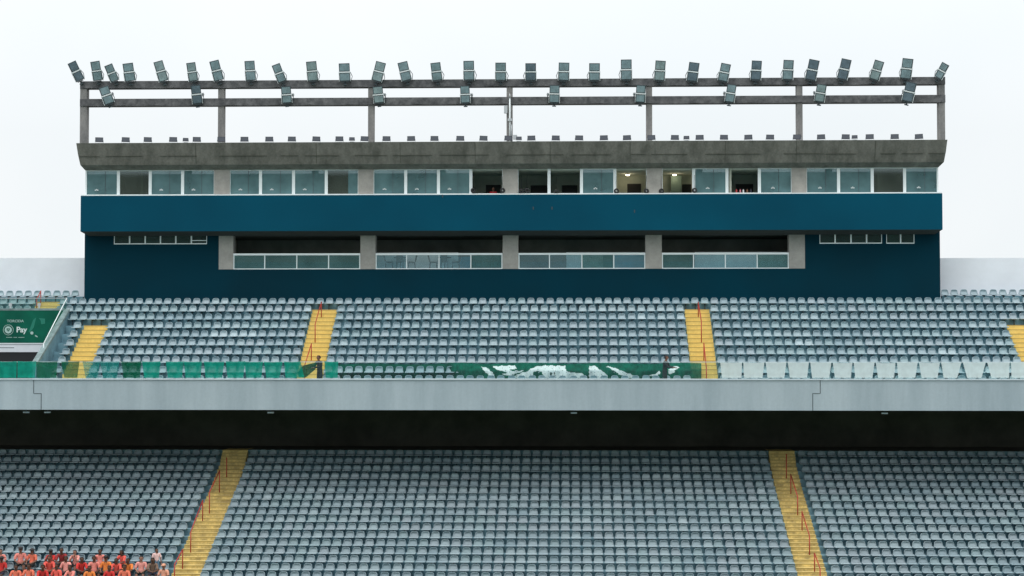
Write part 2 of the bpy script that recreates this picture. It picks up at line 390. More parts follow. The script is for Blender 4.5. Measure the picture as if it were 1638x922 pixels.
# ------------------------------------------------------------------ seats
def arch(wb, wt, z0, z1, rad, n=5):
    pts = [(-wb, z0), (wb, z0), (wt, z1-rad)]
    for i in range(1, n): 
        a = R(90*i/n); pts.append((wt-rad+rad*math.cos(a), z1-rad+rad*math.sin(a)))
    for i in range(0, n):
        a = R(90+90*i/n); pts.append((-wt+rad+rad*math.cos(a), z1-rad+rad*math.sin(a)))
    pts.append((-wt, z1-rad))
    return pts
def seat_parts(top, hw=.203):
    back = MB()
    lean = lambda z: (z-.38)*.22
    o = arch(.232, hw, .365, top, .125); n = len(o)
    def ring(sc, dy, off=0):
        cz = .51
        return [(x*sc, lean(z)+dy, cz+(z-cz)*sc) for x, z in o]
    rings = [ring(.95, .070), ring(1.0, .035), ring(.99, .0), ring(.955, -.020), ring(.90, -.016), ring(.83, .034), ring(.66, .052), ring(.3, .057)]
    vs = sum(rings, []); fs = []
    for r_ in range(len(rings)-1):
        for i in range(n): fs.append((r_*n+i, r_*n+(i+1) % n, (r_+1)*n+(i+1) % n, (r_+1)*n+i))
    fs.append(tuple(range((len(rings)-1)*n, len(rings)*n))); fs.append(tuple(range(n-1, -1, -1)))
    back.add(vs, fs, 0, True)
    pan = MB()
    prof = [(-.005, .40), (-.10, .375), (-.26, .366), (-.37, .385), (-.405, .380), (-.414, .362), (-.408, .338), (-.39, .342), (-.38, .355), (-.30, .345), (-.01, .355)]
    n = len(prof); vs = []
    xs = (-.232, -.19, .19, .232)
    for x in xs:
        e = abs(x) > .2
        for j, (y, z) in enumerate(prof): vs.append((x, y, z+(.018 if e and j < 5 else 0)))
    fs = []
    for a in range(3):
        for i in range(n): fs.append((a*n+i, a*n+(i+1) % n, (a+1)*n+(i+1) % n, (a+1)*n+i))
    fs += [tuple(range(n-1, -1, -1)), tuple(range(3*n, 4*n))]
    pan.add(vs, fs, 0, True)
    br = MB().box(-.03, .03, -.25, .12, .28, .344).box(-.14, .14, -.22, -.14, .33, .350)
    br.box(-.03, .03, -.25, -.19, 0.0, .28)
    return back, pan, br
sb, sp, sbr = seat_parts(.69, .196); sbl, _, _ = seat_parts(.638, .203)
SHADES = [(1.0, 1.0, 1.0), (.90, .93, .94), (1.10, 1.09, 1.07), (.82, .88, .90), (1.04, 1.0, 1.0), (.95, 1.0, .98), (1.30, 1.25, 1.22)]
WTS = [5, 4, 4, 2, 3, 3, .25]
def shade_attr(me, cols):
    a = me.color_attributes.new('shade', 'FLOAT_COLOR', 'POINT')
    a.data.foreach_set('color', cols)
var_mesh = []
for s in SHADES:
    mm = []
    for m_, nm in ((sbl, 'backrest'), (sp, 'seat_pan')):
        me = m_.mesh(nm, M['seat']); shade_attr(me, [c for _ in me.vertices for c in (*s, 1)]); mm.append(me)
    var_mesh.append(mm)
br_mesh = sbr.mesh('bracket', M['bracket'])

def even(x0, x1, pitch):
    n = max(0, int(round((x1-x0)/pitch))); 
    return [x0+(x1-x0)*(i+.5)/n for i in range(n)] if n else []
upper_seats = []; lower_seats = []
for k in range(11):
    gaps = sorted([(a, b) for (a, b, k0, k1) in UA if k0 <= k < k1 and not (k0 == 8 and k < 8)])
    xs0 = VX+.02 if k < 8 else -38.0
    if k < 7: xs0 = VX+.42
    cuts = [xs0]+[c for g in gaps if g[0] > xs0-1 for c in g]+[30.0]
    for a, b in zip(cuts[::2], cuts[1::2]):
        if b-a < .4: continue
        if k < 7 and abs(b+27.55) < .01: pts = [-27.88]
        else: pts = even(a, b, .552)
        for x in pts:
            if k == 10 and PX(133, 101.2) < x < PX(1506, 101.2): continue
            upper_seats.append((x, k))
tint_row = {}
for k in range(19):
    (a0, a1), (b0, b1) = LA
    secs = [(a0-.12-.542*24, a0-.12, 0), (a1+.06, b0-.06, 1), (b1+.12, b1+.12+.542*24, 2)]
    for a, b, s in secs:
        pts = even(a, b, .542)
        for i, x in enumerate(pts):
            n = len(pts)
            lower_seats.append((x, k, s, i, n))
rnd = random.Random(3)
def pick(prev):
    if prev is not None and rnd.random() < .55: return prev
    return rnd.choices(range(len(SHADES)), WTS)[0]
# in view and nearest: rows 13..16 of the lower tier
def inview(x, k):
    Y = L_Y[k]; px = 913+x*F/Y
    return -4 < px < W0+4
cand = [s for s in lower_seats if s[1] in (16, 15, 14) and inview(s[0], s[1])]
rest13 = sorted([s for s in lower_seats if s[1] == 13 and inview(s[0], s[1])], key=lambda s: abs(s[0]+2))
cand += rest13[:max(0, 300-len(cand))]
cand = set(cand[:300])
# stuff: all other seats in one mesh
V = []; Fc = []; SH = []; MI = []
def add_seat(x, y, z, sh, bk=None):
    for part, mi in ((bk or sb, 0), (sp, 0), (sbr, 1)):
        b = len(V)
        for v in part.v:
            yy, zz = v[1], v[2]
            V.append((x+v[0], y+yy, z+zz)); SH.extend((*sh, 1))
        for f in part.f: Fc.append(tuple(b+i for i in f)); MI.append(mi)
prev = None
for x, k in upper_seats:
    prev = pick(prev); s = SHADES[prev]; j = rnd.uniform(.95, 1.05)
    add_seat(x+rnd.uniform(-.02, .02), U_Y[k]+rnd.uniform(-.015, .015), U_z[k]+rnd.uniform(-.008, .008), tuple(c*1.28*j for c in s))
seat_id = {}
for s_ in lower_seats:
    if s_ in cand: continue
    x, k, s, i, n = s_
    prev = pick(prev); sh = SHADES[prev]; j = rnd.uniform(.94, 1.05)
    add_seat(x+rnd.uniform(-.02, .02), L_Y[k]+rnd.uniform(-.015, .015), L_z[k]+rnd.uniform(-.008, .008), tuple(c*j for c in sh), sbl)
me = bpy.data.meshes.new('seat_rows'); me.from_pydata(V, [], Fc)
me.materials.append(M['seat']); me.materials.append(M['bracket'])
me.polygons.foreach_set('material_index', MI); me.polygons.foreach_set('use_smooth', [True]*len(Fc))
bm = bmesh.new(); bm.from_mesh(me); bmesh.ops.recalc_face_normals(bm, faces=bm.faces); bm.to_mesh(me); bm.free()
shade_attr(me, SH)
ss = link('seat_rows', me); tag(ss, 'rows of grey plastic seats filling both tiers, farther than the nearest ones', 'seats', kind='stuff')
rowname = {16: 'lowest visible row', 15: 'second row from the bottom', 14: 'third row from the bottom', 13: 'fourth row from the bottom'}
for s_ in sorted(cand):
    x, k, s, i, n = s_
    prev = pick(prev)
    if s == 0: t = '%s left of the left yellow stair' % ordn(n-i)
    elif s == 2: t = '%s right of the right yellow stair' % ordn(i+1)
    elif i < n/2: t = '%s right of the left yellow stair' % ordn(i+1)
    else: t = '%s left of the right yellow stair' % ordn(n-i)
    tone = 'pale grey' if prev == 6 else 'grey'
    e = empty('stadium_seat', (x+rnd.uniform(-.02, .02), L_Y[k]+rnd.uniform(-.015, .015), L_z[k]), '%s seat, %s, %s' % (tone, rowname[k], t), 'seat', 'grey stadium seats nearest the bottom of the lower tier')
    e.rotation_euler = (0, 0, R(rnd.uniform(-2, 2)))
    for nm, m_ in (('backrest', var_mesh[prev][0]), ('seat_pan', var_mesh[prev][1]), ('bracket', br_mesh)):
        c = bpy.data.objects.new(nm, m_); COL.objects.link(c); c.parent = e

# ------------------------------------------------------------------ handrails on the stairs
def handrail(pts_up, label, single=False):
    """pts_up: list of (x, y, ztread, h) posts"""
    e = empty('handrail', (pts_up[0][0], pts_up[0][1], pts_up[0][2]), label, 'handrail', 'red handrails on the yellow stairs')
    tops = []
    for (x, y, z, h) in pts_up:
        MB().tube((x, y, z-.02), (x, y, z+h), .028, n=8).build('post', M['red'], e)
        tops.append(Vector((x, y, z+h)))
    if len(tops) > 1:
        r = MB(); a, b = tops[0], tops[-1]
        r.tube(a, b, .028); r.sphere(a, .03); r.sphere(b, .03)
        r.build('rail', M['red'], e)
    return e
def lpost(px, ytop, ybot):
    # foot of the post on the lower tier, found from the stair slope
    best = None
    for k in range(0, 19):
        z = L_z[k]; Y = L_Y[k]-LR+.2
        py = 560+(CAMZ-z)*F/Y
        if best is None or abs(py-ybot) < best[0]: best = (abs(py-ybot), k, Y, z)
    _, k, Y, z = best
    p = at(px, ybot, Y)
    return (p.x, Y, z, (ybot-ytop)/F*Y)
for side, items in (('left', [[(362.5, 728, 760)], [(351, 748, 783), (335, 783, 817)], [(324, 807, 840), (305, 847, 880)], [(292, 875, 906), (279, 901, 935)]]),
                    ('right', [[(1258, 721, 760)], [(1265, 753, 784), (1276, 788, 818)], [(1283, 813, 843), (1295, 851, 881)], [(1303, 879, 908), (1312, 905, 937)]])):
    for i, it in enumerate(items):
        handrail([lpost(*p) for p in it], 'red handrail on the lower tier %s yellow stair, %s from the top' % (side, ordn(i+1)))
def upost(px, ytop, ybot):
    best = None
    for k in range(0, 10):
        z = U_z[k]; Y = U_Y[k]-UR+.2
        py = 560+(CAMZ-z)*F/Y
        if best is None or abs(py-ybot) < best[0]: best = (abs(py-ybot), k, Y, z)
    _, k, Y, z = best
    p = at(px, ybot, Y)
    return (p.x, Y, z, (ybot-ytop)/F*Y)
for items, lab in (([(514, 478, 503), (504, 515, 545)], 'red handrail at the top of the left yellow stair, upper tier'),
                   ([(498, 547, 574), (487, 585, 606)], 'red handrail low on the left yellow stair, upper tier'),
                   ([(1117, 480, 504), (1122, 512, 546)], 'red handrail at the top of the right yellow stair, upper tier'),
                   ([(1126, 547, 575), (1130, 588, 606)], 'red handrail low on the right yellow stair, upper tier')):
    handrail([upost(*p) for p in items], lab)
hx = PX(61, 99.9)
z9 = U_z[9]
handrail([(hx, 100.3, U_z[10]-.35, .98), (hx-.02, 98.9+.7, U_z[8]+.3, .75)], 'red handrail on the short yellow stair above the green sign')

# ------------------------------------------------------------------ entrance cut with sign at left
vom = empty('entrance_walls', (VX, 96, U_z[0]), 'dark concrete entrance walls beside the green sign, upper tier left', 'entrance')
Yb = U_Y[8]-UR
w_top = [(98.95, PZ(494, 98.95)), (93.2, PZ(579, 93.2))]
prof = [(93.1, U_z[0]), (93.1, w_top[1][1]), (Yb-.01, w_top[0][1]), (Yb-.01, U_z[0])]
MB().prism_x([(y, z if z <= U_z[0]+.01 else z-.16) for y, z in prof], VX-.26, VX-.004).build('side_wall', M['tier_low'], vom)
MB().prism_x([(93.06, w_top[1][1]-.158), (93.06, w_top[1][1]), (Yb-.01, w_top[0][1]), (Yb-.01, w_top[0][1]-.158)], VX-.28, VX+.02).build('coping', M['vom'], vom)
zs_top, zs_bot = PZ(497, Yb, 40), PZ(549, Yb, 40)
wb_bot = PZ(563.5, Yb, 40)
MB().box(XL, VX-.262, Yb-.16, Yb-.006, wb_bot, zs_bot).build('white_beam', M['beam'], vom)
MB().box(XL, VX-.262, Yb-.17, Yb-.161, zs_bot-.10, zs_bot-.075).box(PX(0, Yb), PX(24, Yb), Yb-.172, Yb-.161, zs_bot-.28, zs_bot-.25).build('beam_joint', M['joint'], vom)
MB().box(XL, VX-.262, Yb-.10, Yb-.006, U_z[0], wb_bot-.002).build('opening_dark_sheet', M['black'], vom)  # black sheet painting the dark of the open entrance
MB().box(XL, VX-.262, Yb-.14, Yb-.006, zs_top, zs_top+.12).build('ledge', M['vom'], vom)
gd = empty('entrance_guard_rail', (VX-.13, 96, PZ(494, Yb)), 'greenish glass guard with pale rail around the entrance by the sign', 'guard rail')
zt = PZ(477.5, Yb, 60); gx = VX-.13
MB().box(XL, gx-.03, Yb-.10, Yb-.085, zs_top+.122, zt-.02).build('glass_panel', M['glass_green'], gd)
MB().tube((XL, Yb-.09, zt), (gx, Yb-.09, zt), .022).build('rail', M['galv'], gd)
p1 = Vector((gx, Yb-.09, zt)); p2 = Vector((gx, 94.6, at(66, 550, 94.6).z))
MB().add([(gx, p1.y, p1.z-.02), (gx, p2.y, p2.z-.02), (gx, p2.y, w_top[1][1]+(p2.y-93.2)/(98.95-93.2)*(w_top[0][1]-w_top[1][1])+.02), (gx, p1.y, w_top[0][1]+.02)], [(0, 1, 2, 3)]).build('glass_panel', M['glass_green'], gd)
MB().tube(p1, p2, .028).build('rail', M['white'], gd)
MB().tube(p2, (gx, p2.y, p2.z-.7), .025).build('post', M['white'], gd)
for px in (17, 63):
    x = PX(px, Yb); MB().box(x-.05, x+.05, Yb-.13, Yb-.10, zs_top+.05, zs_top+.30).box(x-.09, x+.09, Yb-.135, Yb-.10, zs_top+.26, zs_top+.42).build('clamp', M['galv'], gd)
sg = empty('sign', (PX(40, Yb), Yb-.1, zs_bot), 'green banner sign reading TORCIDA Pay with a round white crest, at far left', 'sign')
ys = Yb-.13
MB().box(PX(-60, Yb), VX-.262, ys, Yb-.11, zs_bot+.002, zs_top-.002).build('board', M['sign'], sg)
def textmesh(txt, size, px, py, mat_, name, bold=0, squeeze=1.0):
    c = bpy.data.curves.new(name, 'FONT'); c.body = txt; c.size = size; c.align_x = 'CENTER'; c.align_y = 'CENTER'; c.extrude = .004; c.offset = bold
    o = bpy.data.objects.new(name, c); COL.objects.link(o)
    dg = bpy.context.evaluated_depsgraph_get(); me = bpy.data.meshes.new_from_object(o.evaluated_get(dg))
    bpy.data.objects.remove(o); me.materials.clear(); me.materials.append(mat_)
    p = at(px, py, ys-.008)
    me.transform(Matrix.Translation(p) @ Matrix.Rotation(R(90), 4, 'X') @ Matrix.Scale(squeeze, 4, (1, 0, 0)))
    return link(name, me, sg)
textmesh('TORCIDA', .20, 24.5, 514, M['greyprint'], 'lettering', .002, 1.1)
textmesh('Pay', .44, 34.5, 528, M['print'], 'lettering', .012)
d = MB()
for i in range(15):
    if i in (5, 9): continue
    x = PX(10+i*1.95, ys); z = PZ(540, ys, 24); d.box(x, x+.05, ys-.008, ys, z-.018, z+.018)
d.build('small_print', M['greyprint'], sg)
c = at(13.3, 528, ys); cr_ = MB()
def disc(mb, cx, cz, r, y0, y1, n=28, mi=0): mb.prism_y([(cx+r*math.cos(2*math.pi*i/n), cz+r*math.sin(2*math.pi*i/n)) for i in range(n)], y0, y1, mi)
disc(cr_, c.x, c.z, .30, ys-.006, ys-.0005, mi=1); disc(cr_, c.x, c.z, .275, ys-.009, ys-.0055, mi=0); disc(cr_, c.x, c.z, .205, ys-.012, ys-.0085, mi=1)
for i in range(16):
    a = 2*math.pi*i/16; disc(cr_, c.x+.235*math.cos(a), c.z+.235*math.sin(a), .018, ys-.012, ys-.0085, 6, mi=0)
cr_.prism_y([(c.x-.12, c.z+.12), (c.x+.12, c.z+.12), (c.x+.12, c.z-.02), (c.x, c.z-.15), (c.x-.12, c.z-.02)], ys-.015, ys-.0115, 1)
cr_.prism_y([(c.x-.09, c.z+.09), (c.x+.09, c.z+.09), (c.x+.09, c.z-.01), (c.x, c.z-.11), (c.x-.09, c.z-.01)], ys-.018, ys-.0145, 0)
cr_.box(c.x-.03, c.x-.01, ys-.021, ys-.0175, c.z-.06, c.z+.07, 1); cr_.box(c.x-.01, c.x+.04, ys-.021, ys-.0175, c.z+.0, c.z+.02, 1); cr_.box(c.x+.03, c.x+.045, ys-.021, ys-.0175, c.z+.02, c.z+.07, 1)
cr_.build('crest', [M['sign'], M['greyprint']], sg)
q = lambda a, b: (at(a, b, ys).x, at(a, b, ys).z)
s_ = MB()
s_.prism_y([q(53, 512), q(58, 508), q(54, 524), q(48, 532), q(46, 531)], ys-.004, ys-.0005)
s_.prism_y([q(62, 509), q(72, 510), q(72, 518), q(66, 519), q(65, 513)], ys-.004, ys-.0005)
s_.build('swoosh', M['signlight'], sg)
s2 = MB(); disc(s2, *q(51, 533), .09, ys-.006, ys-.0005, 12); s2.prism_y([q(56, 536), q(60, 538), q(60, 540), q(56, 538)], ys-.006, ys-.0005); s2.build('printed_spots', M['greyprint'], sg)

# ------------------------------------------------------------------ white walls beside the building
for (a, b, lab) in ((XL, PX(133, 102.4), 'plain white wall left of the dark teal building'), (PX(1506, 102.4), XR, 'plain white wall right of the dark teal building')):
    wq = MB().box(a, b, 102.6, 102.9, par_bot, PZ(413, 102.6, 60 if a == XL else 1570)); wq.build('boundary_wall', M['whitewall'])
    tag(bpy.context.scene.objects[-1] if False else [o for o in COL.objects if o.name.startswith('boundary_wall')][-1], lab, 'wall')

# ------------------------------------------------------------------ teal building
YW, YBD, YWIN = 101.0, 99.9, 100.35
bd = empty('press_building', (PX(816, YW), YW+4, U_z[9]), 'wide dark teal press building with window strip, balconies and concrete roof', 'building')
BACK = 110.0
def wall_holes(x0, x1, z0, z1, holes, y0, y1):
    mb = MB(); xs = sorted({x0, x1, *[h[0] for h in holes], *[h[1] for h in holes]}); zs = sorted({z0, z1, *[h[2] for h in holes], *[h[3] for h in holes]})
    for xa, xb in zip(xs, xs[1:]):
        for za, zb in zip(zs, zs[1:]):
            cx, cz = (xa+xb)/2, (za+zb)/2
            if any(h[0] < cx < h[1] and h[2] < cz < h[3] for h in holes): continue
            mb.box(xa, xb, y0, y1, za, zb)
    return mb
xw0, xw1 = PX(134, YW), PX(1505, YW)
zband0, zband1 = PZ(369, YBD), PZ(311.5, YBD)
zwb = PZ(480, YW)-.8
zbal = PZ(430.5, YW)
xb0, xb1 = PX(349, YW), PX(1288.5, YW)
win_small = [(181, 330, 371.5, 391, [206, 231, 255.5, 280, 305]), (1312, 1412, 370, 390, [1337, 1362.5, 1387.5]), (1419, 1464, 370, 390, [1442])]
holes = [(PX(a, YW), PX(b, YW), PZ(d, YW, (a+b)/2), PZ(c, YW, (a+b)/2)) for a, b, c, d, _ in win_small]
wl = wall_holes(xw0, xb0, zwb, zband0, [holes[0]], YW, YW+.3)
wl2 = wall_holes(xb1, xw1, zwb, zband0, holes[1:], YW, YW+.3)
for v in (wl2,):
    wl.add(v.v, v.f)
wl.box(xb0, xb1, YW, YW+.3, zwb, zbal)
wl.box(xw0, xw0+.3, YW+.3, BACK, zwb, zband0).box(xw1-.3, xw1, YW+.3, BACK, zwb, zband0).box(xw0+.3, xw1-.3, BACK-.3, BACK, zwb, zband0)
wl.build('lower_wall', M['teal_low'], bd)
# small high windows
for (a, b, c, d_, mull), h in zip(win_small, holes):
    fr = MB(); t = .035; y0, y1 = YW-.02, YW+.06
    fr.box(h[0], h[1], y0, y1, h[2], h[2]+t*1.5).box(h[0], h[1], y0, y1, h[3]-t, h[3])
    fr.box(h[0], h[0]+t, y0, y1, h[2]+t*1.5, h[3]-t).box(h[1]-t, h[1], y0, y1, h[2]+t*1.5, h[3]-t)
    zb = PZ(376, YW)
    fr.box(h[0]+t, h[1]-t, y0+.005, y1-.01, zb-.02, zb+.02)
    for x in mull:
        X = PX(x, YW); fr.box(X-t*1.1, X+t*1.1, y0+.003, y1-.005, h[2]+t*1.5, h[3]-t)
    if a == 181:
        fr.box(PX(306, YW), h[1]-t, y0-.004, y1-.02, h[2]+.19, h[2]+.23)
    wn = fr.build('window', M['white'], bd)
    edges = [h[0]]+[PX(x, YW) for x in mull]+[h[1]]
    for xa, xb in zip(edges, edges[1:]):
        MB().box(xa+.03, xb-.03, YW+.02, YW+.03, h[2]+.04, h[3]-.03).build('pane', M['glass_small'], wn)
    MB().box(h[0], h[1], YW+1.0, YW+1.02, h[2], h[3]).box(h[0], h[1], YW+.302, YW+1.0, h[2]-.03, h[2]).build('shaft', M['roomdark'], bd)
# pale sheet behind one pane
MB().box(PX(232, YW), PX(254, YW), YW+.05, YW+.06, holes[0][2]+.05, holes[0][2]+.20).box(PX(1420, YW), PX(1441, YW), YW+.05, YW+.06, holes[2][2]+.05, holes[2][3]-.20).build('blind', M['greyprint'], bd)

# protruding band with chamfered underside
xq0, xq1 = PX(127, YBD), PX(1509.5, YBD)
c_ = .22
mb = MB()
ring0 = [(xq0, YBD), (xq1, YBD), (xq1, BACK+.4), (xq0, BACK+.4)]
ring1 = [(xq0+c_, YBD+.95), (xq1-c_, YBD+.95), (xq1-c_, BACK), (xq0+c_, BACK)]
zc = zband0-.0
vs = [(x, y, zband1) for x, y in ring0]+[(x, y, zc) for x, y in ring0]+[(x, y, zc-.20) for x, y in ring1]
fs = [(0, 1, 2, 3), (8, 11, 10, 9)]+[(i, 4+i, 4+(i+1) % 4, (i+1) % 4) for i in range(4)]+[(4+i, 8+i, 8+(i+1) % 4, 4+(i+1) % 4) for i in range(4)]
# only the outer shell: underside is a separate dark slab inside
mb.add(vs, fs)
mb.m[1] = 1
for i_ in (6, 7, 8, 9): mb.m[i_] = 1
# lower the wall tops so nothing crosses: band underside sits on top of the wall
for o in bd.children:
    pass
band = mb
band.v = [(x, y, z+.20 if i < 4 else z+.20) if False else (x, y, z) for i, (x, y, z) in enumerate(band.v)]
band.build('band', [M['teal'], M['underside']], bd)
# marks on the band
mk = MB()
for px, py in ((853, 333), (883, 333), (1015, 338), (708, 313.6)):
    p = at(px, py, YBD); mk.box(p.x-.03, p.x+.03, YBD-.03, YBD-.001, p.z-.09, p.z+.07)
mk.build('wall_bracket', M['bracket'], bd)
# balcony interior
zceil = zc-.2
MB().box(xb0, xb1, YW+.302, 105.2, zbal-.25, zbal-.002).build('balcony_floor', M['palewall'], bd)
MB().box(xb0+.31, xb1-.31, 105.2, 105.4, zbal-.25, zceil-.002).build('balcony_back', M['balcony_back'], bd)
for a in (xb0, xb1-.3): MB().box(a, a+.3, YW+.302, 105.4, zbal, zceil-.002).build('balcony_side', M['balcony_back'], bd)
cols = [(349, 372), (576, 600), (804, 829), (1033, 1059), (1263, 1288.5)]
for a, b in cols:
    MB().box(PX(a, YW)+(.001 if a == 349 else 0), PX(b, YW), YW-.006, YW+.75, zbal+.001, zceil-.001).build('column', M['column'], bd)
# dark back doors/boards in balconies
for a, b, c, m_ in ((735, 802, 383, 'teal_reflection'), (832, 905, 380, 'roomdark')):
    MB().box(PX(a, 105.1), PX(b, 105.1), 105.1, 105.19, zbal, PZ(c, 105.1)-.0).build('back_panel', M['balcony_back'], bd)
for a, b in ((601, 733), (906, 1032), (1112, 1262)):
    MB().box(PX(a, 102.45), PX(b, 102.45), 102.45, 102.55, zbal, PZ(404, 102.45)).build('low_wall', M['palewall'], bd)
# balcony railings
bays = [(372, 576, [422.6, 474, 525], ['glass_guard']*4), (600, 804, [650, 702, 753], ['glass_mid', 'glass_pale', 'glass_mid', 'glass_guard']),
        (829, 1033, [879, 931, 982], ['glass_mid', 'glass_mid', 'glass_guard', 'glass_mid']), (1059, 1263, [1110, 1161, 1212], ['glass_guard', 'glass_mid', 'glass_mid', 'glass_guard'])]
for a, b, ps, gm in bays:
    xa, xb = PX(a, YW)+.01, PX(b, YW)-.01; zt = PZ(405, YW); yr = YW+.05
    rl = MB().box(xa, xb, yr-.04, yr+.06, zt-.11, zt).box(xa, xb, yr-.03, yr+.05, zbal+.001, zbal+.05).build('balcony_railing', M['white'], bd)
    xs = [xa+.03]+[PX(p, YW) for p in ps]+[xb-.03]
    for x in xs: MB().box(x-.028, x+.028, yr-.02, yr+.03, zbal+.05, zt-.11).build('post', M['white'], rl)
    for x0, x1, g in zip(xs, xs[1:], gm):
        MB().box(x0+.03, x1-.03, yr, yr+.012, zbal+.052, zt-.112).build('glass_panel', M[g], rl)

# window storey
zf = zband1-.95; zwt = PZ(270.5, YWIN); xs0, xs1 = PX(134.5, YWIN), PX(1503, YWIN)
MB().box(xq0+.3, xq1-.3, YWIN+.2, BACK, zf-.15, zf).build('room_floor', M['floor'], bd)
YRB = 103.9
MB().box(xs0, xs1, YRB, YRB+.2, zf, zwt+.2).build('room_back_wall', M['room'], bd)
MB().box(xs0+.1, xs1-.1, YWIN+.12, YRB, zwt-.035, zwt+.12).build('room_ceiling', M['ceiling'], bd)
MB().box(xs0-.0, xs0+.08, YWIN+.1, BACK, zf, zwt+.1).box(xs1-.08, xs1, YWIN+.1, BACK, zf, zwt+.1).build('end_wall', M['teal'], bd)
parts_x = [341.5, 585.5, 816, 1047.5, 1279.5, 187.5, 238.5, 521.5, 754, 878, 930.5, 984, 1110, 1164, 1215.5, 1397, 1449]
for px in parts_x:
    X = PX(px, YWIN+2, 290)
    MB().box(X-.06, X+.06, YWIN+.25, YRB-.002, zf+.001, zwt-.036).build('partition', M['room'], bd)
zsill = zband1+.055
MB().box(xq0+.02, xq1-.02, YBD+.0, YWIN+.12, zband1+.001, zsill).build('sill', M['white'], bd)
wcols = [(341.5, 366.5), (572.5, 597), (804, 828.5), (1035, 1060), (1267.5, 1291.5)]
for a, b in wcols:
    MB().box(PX(a, YWIN), PX(b, YWIN), YWIN-.12, YWIN+.5, zsill+.001, zwt).build('column', M['column'], bd)
panes = [(134.5, 187.5, 'T'), (187.5, 238.5, 'D'), (238.5, 290.5, 'T'), (290.5, 341.5, 'T'),
         (366.5, 415.5, 'T'), (415.5, 468.5, 'T'), (468.5, 521, 'T'), (521, 572.5, 'H'),
         (597, 648.5, 'T'), (648.5, 701, 'T'), (701, 753, 'T'), (753, 804, 'O'),
         (828.5, 878.5, 'O'), (878.5, 930.5, 'O'), (930.5, 984, 'T'), (984, 1035, 'O'),
         (1060, 1110.5, 'O'), (1110.5, 1164, 'T'), (1164, 1216, 'O'), (1216, 1267.5, 'T'),
         (1291.5, 1343, 'T'), (1343, 1397, 'T'), (1397, 1449, 'D'), (1449, 1503, 'T')]
for a, b, k in panes:
    xa, xb = PX(a, YWIN), PX(b, YWIN)
    t = .085; ta = .03 if any(abs(a-c[1]) < 1 for c in wcols) else t; tb = .03 if any(abs(b-c[0]) < 1 for c in wcols) else t
    y0, y1 = YWIN-.05, YWIN+.1
    fr = MB().box(xa+.002, xa+ta, y0, y1, zsill+.001, zwt-.002).box(xb-tb, xb-.002, y0, y1, zsill+.001, zwt-.002)
    fr.box(xa+ta, xb-tb, y0+.01, y1, zsill+.001, zsill+.05)
    if k != 'O': fr.box(xa+ta, xb-tb, y0+.01, y1, zwt-.05, zwt-.002)
    f = fr.build('window', M['white'], bd)
    if k == 'O': f['label'] = 'open window without glass'
    if k in 'TD':
        MB().box(xa+ta, xb-tb, YWIN, YWIN+.012, zsill+.05, zwt-.05).build('pane', M['glass_teal' if k == 'T' else 'glass_dim'], f)
    if k == 'H':
        xm = PX(556, YWIN)
        MB().box(xa+ta, xm, YWIN, YWIN+.012, zsill+.05, zwt-.05).build('pane', M['glass_dim'], f)
        MB().box(xm, xb-tb, YWIN+.015, YWIN+.027, zsill+.05, zwt-.05).build('pane', M['glass_teal'], f)
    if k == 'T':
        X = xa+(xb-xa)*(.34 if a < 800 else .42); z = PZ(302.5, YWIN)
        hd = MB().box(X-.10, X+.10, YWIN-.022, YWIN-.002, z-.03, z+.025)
        disc(hd, X, z+.02, .05, YWIN-.022, YWIN-.002, 10); hd.build('reflected_dot', M['white'], f)  # pale dot painting a light reflected in the pane
        sx = xa+(xb-xa)*.6
        MB().box(sx-.012, sx+.012, YWIN-.012, YWIN-.001, zsill+.06, zwt-.06).build('glazing_seam', M['case'], f)
# doors in the rooms behind the open windows
for a, b, ztop, m_ in ((777, 801, 296, 'door'), (849, 876, 297, 'door'), (899, 924, 297, 'door'), (1004, 1026, 295, 'door'), (1092, 1107, 296, 'door'), (1178, 1206, 296, 'door')):
    MB().box(PX(a, YRB-.05), PX(b, YRB-.05), YRB-.05, YRB-.003, zf+.001, PZ(ztop, YRB)).build('door', M[m_], bd)
MB().box(PX(1074, YRB-.5), PX(1091, YRB-.5), YRB-.5, YRB-.45, zf+.002, PZ(282, YRB-.5)).build('door', M['doorgreen'], bd)
# two lit ceiling lamps
for px, lab in ((1004, 'lit'), (1079, 'lit')):
    p = at(px, 277.5, 103.0); z = zwt-.002
    e = empty('ceiling_lamp', (p.x, 103.0, z-.034), 'round lit ceiling lamp in the open room %s of the concrete column' % ('left' if px == 1004 else 'right'), 'lamp', 'lit ceiling lamps behind the open windows')
    b_ = MB(); b_.tube((0, 0, 0), (0, 0, -.05), .13, .13, n=14); o = b_.build('base', M['case'], None); o.parent = e
    b_ = MB(); b_.sphere((0, 0, -.06), .12, 12, 6, sc=(1, 1, .5)); o = b_.build('lamp_globe', M['lamp'], None); o.parent = e
    ld = bpy.data.lights.new('ceiling_light', 'POINT'); ld.energy = 3; ld.color = (1, .85, .55); ld.shadow_soft_size = .12
    lo_ = bpy.data.objects.new('ceiling_light', ld); COL.objects.link(lo_); lo_.location = (0, 0, -.28); lo_.parent = e
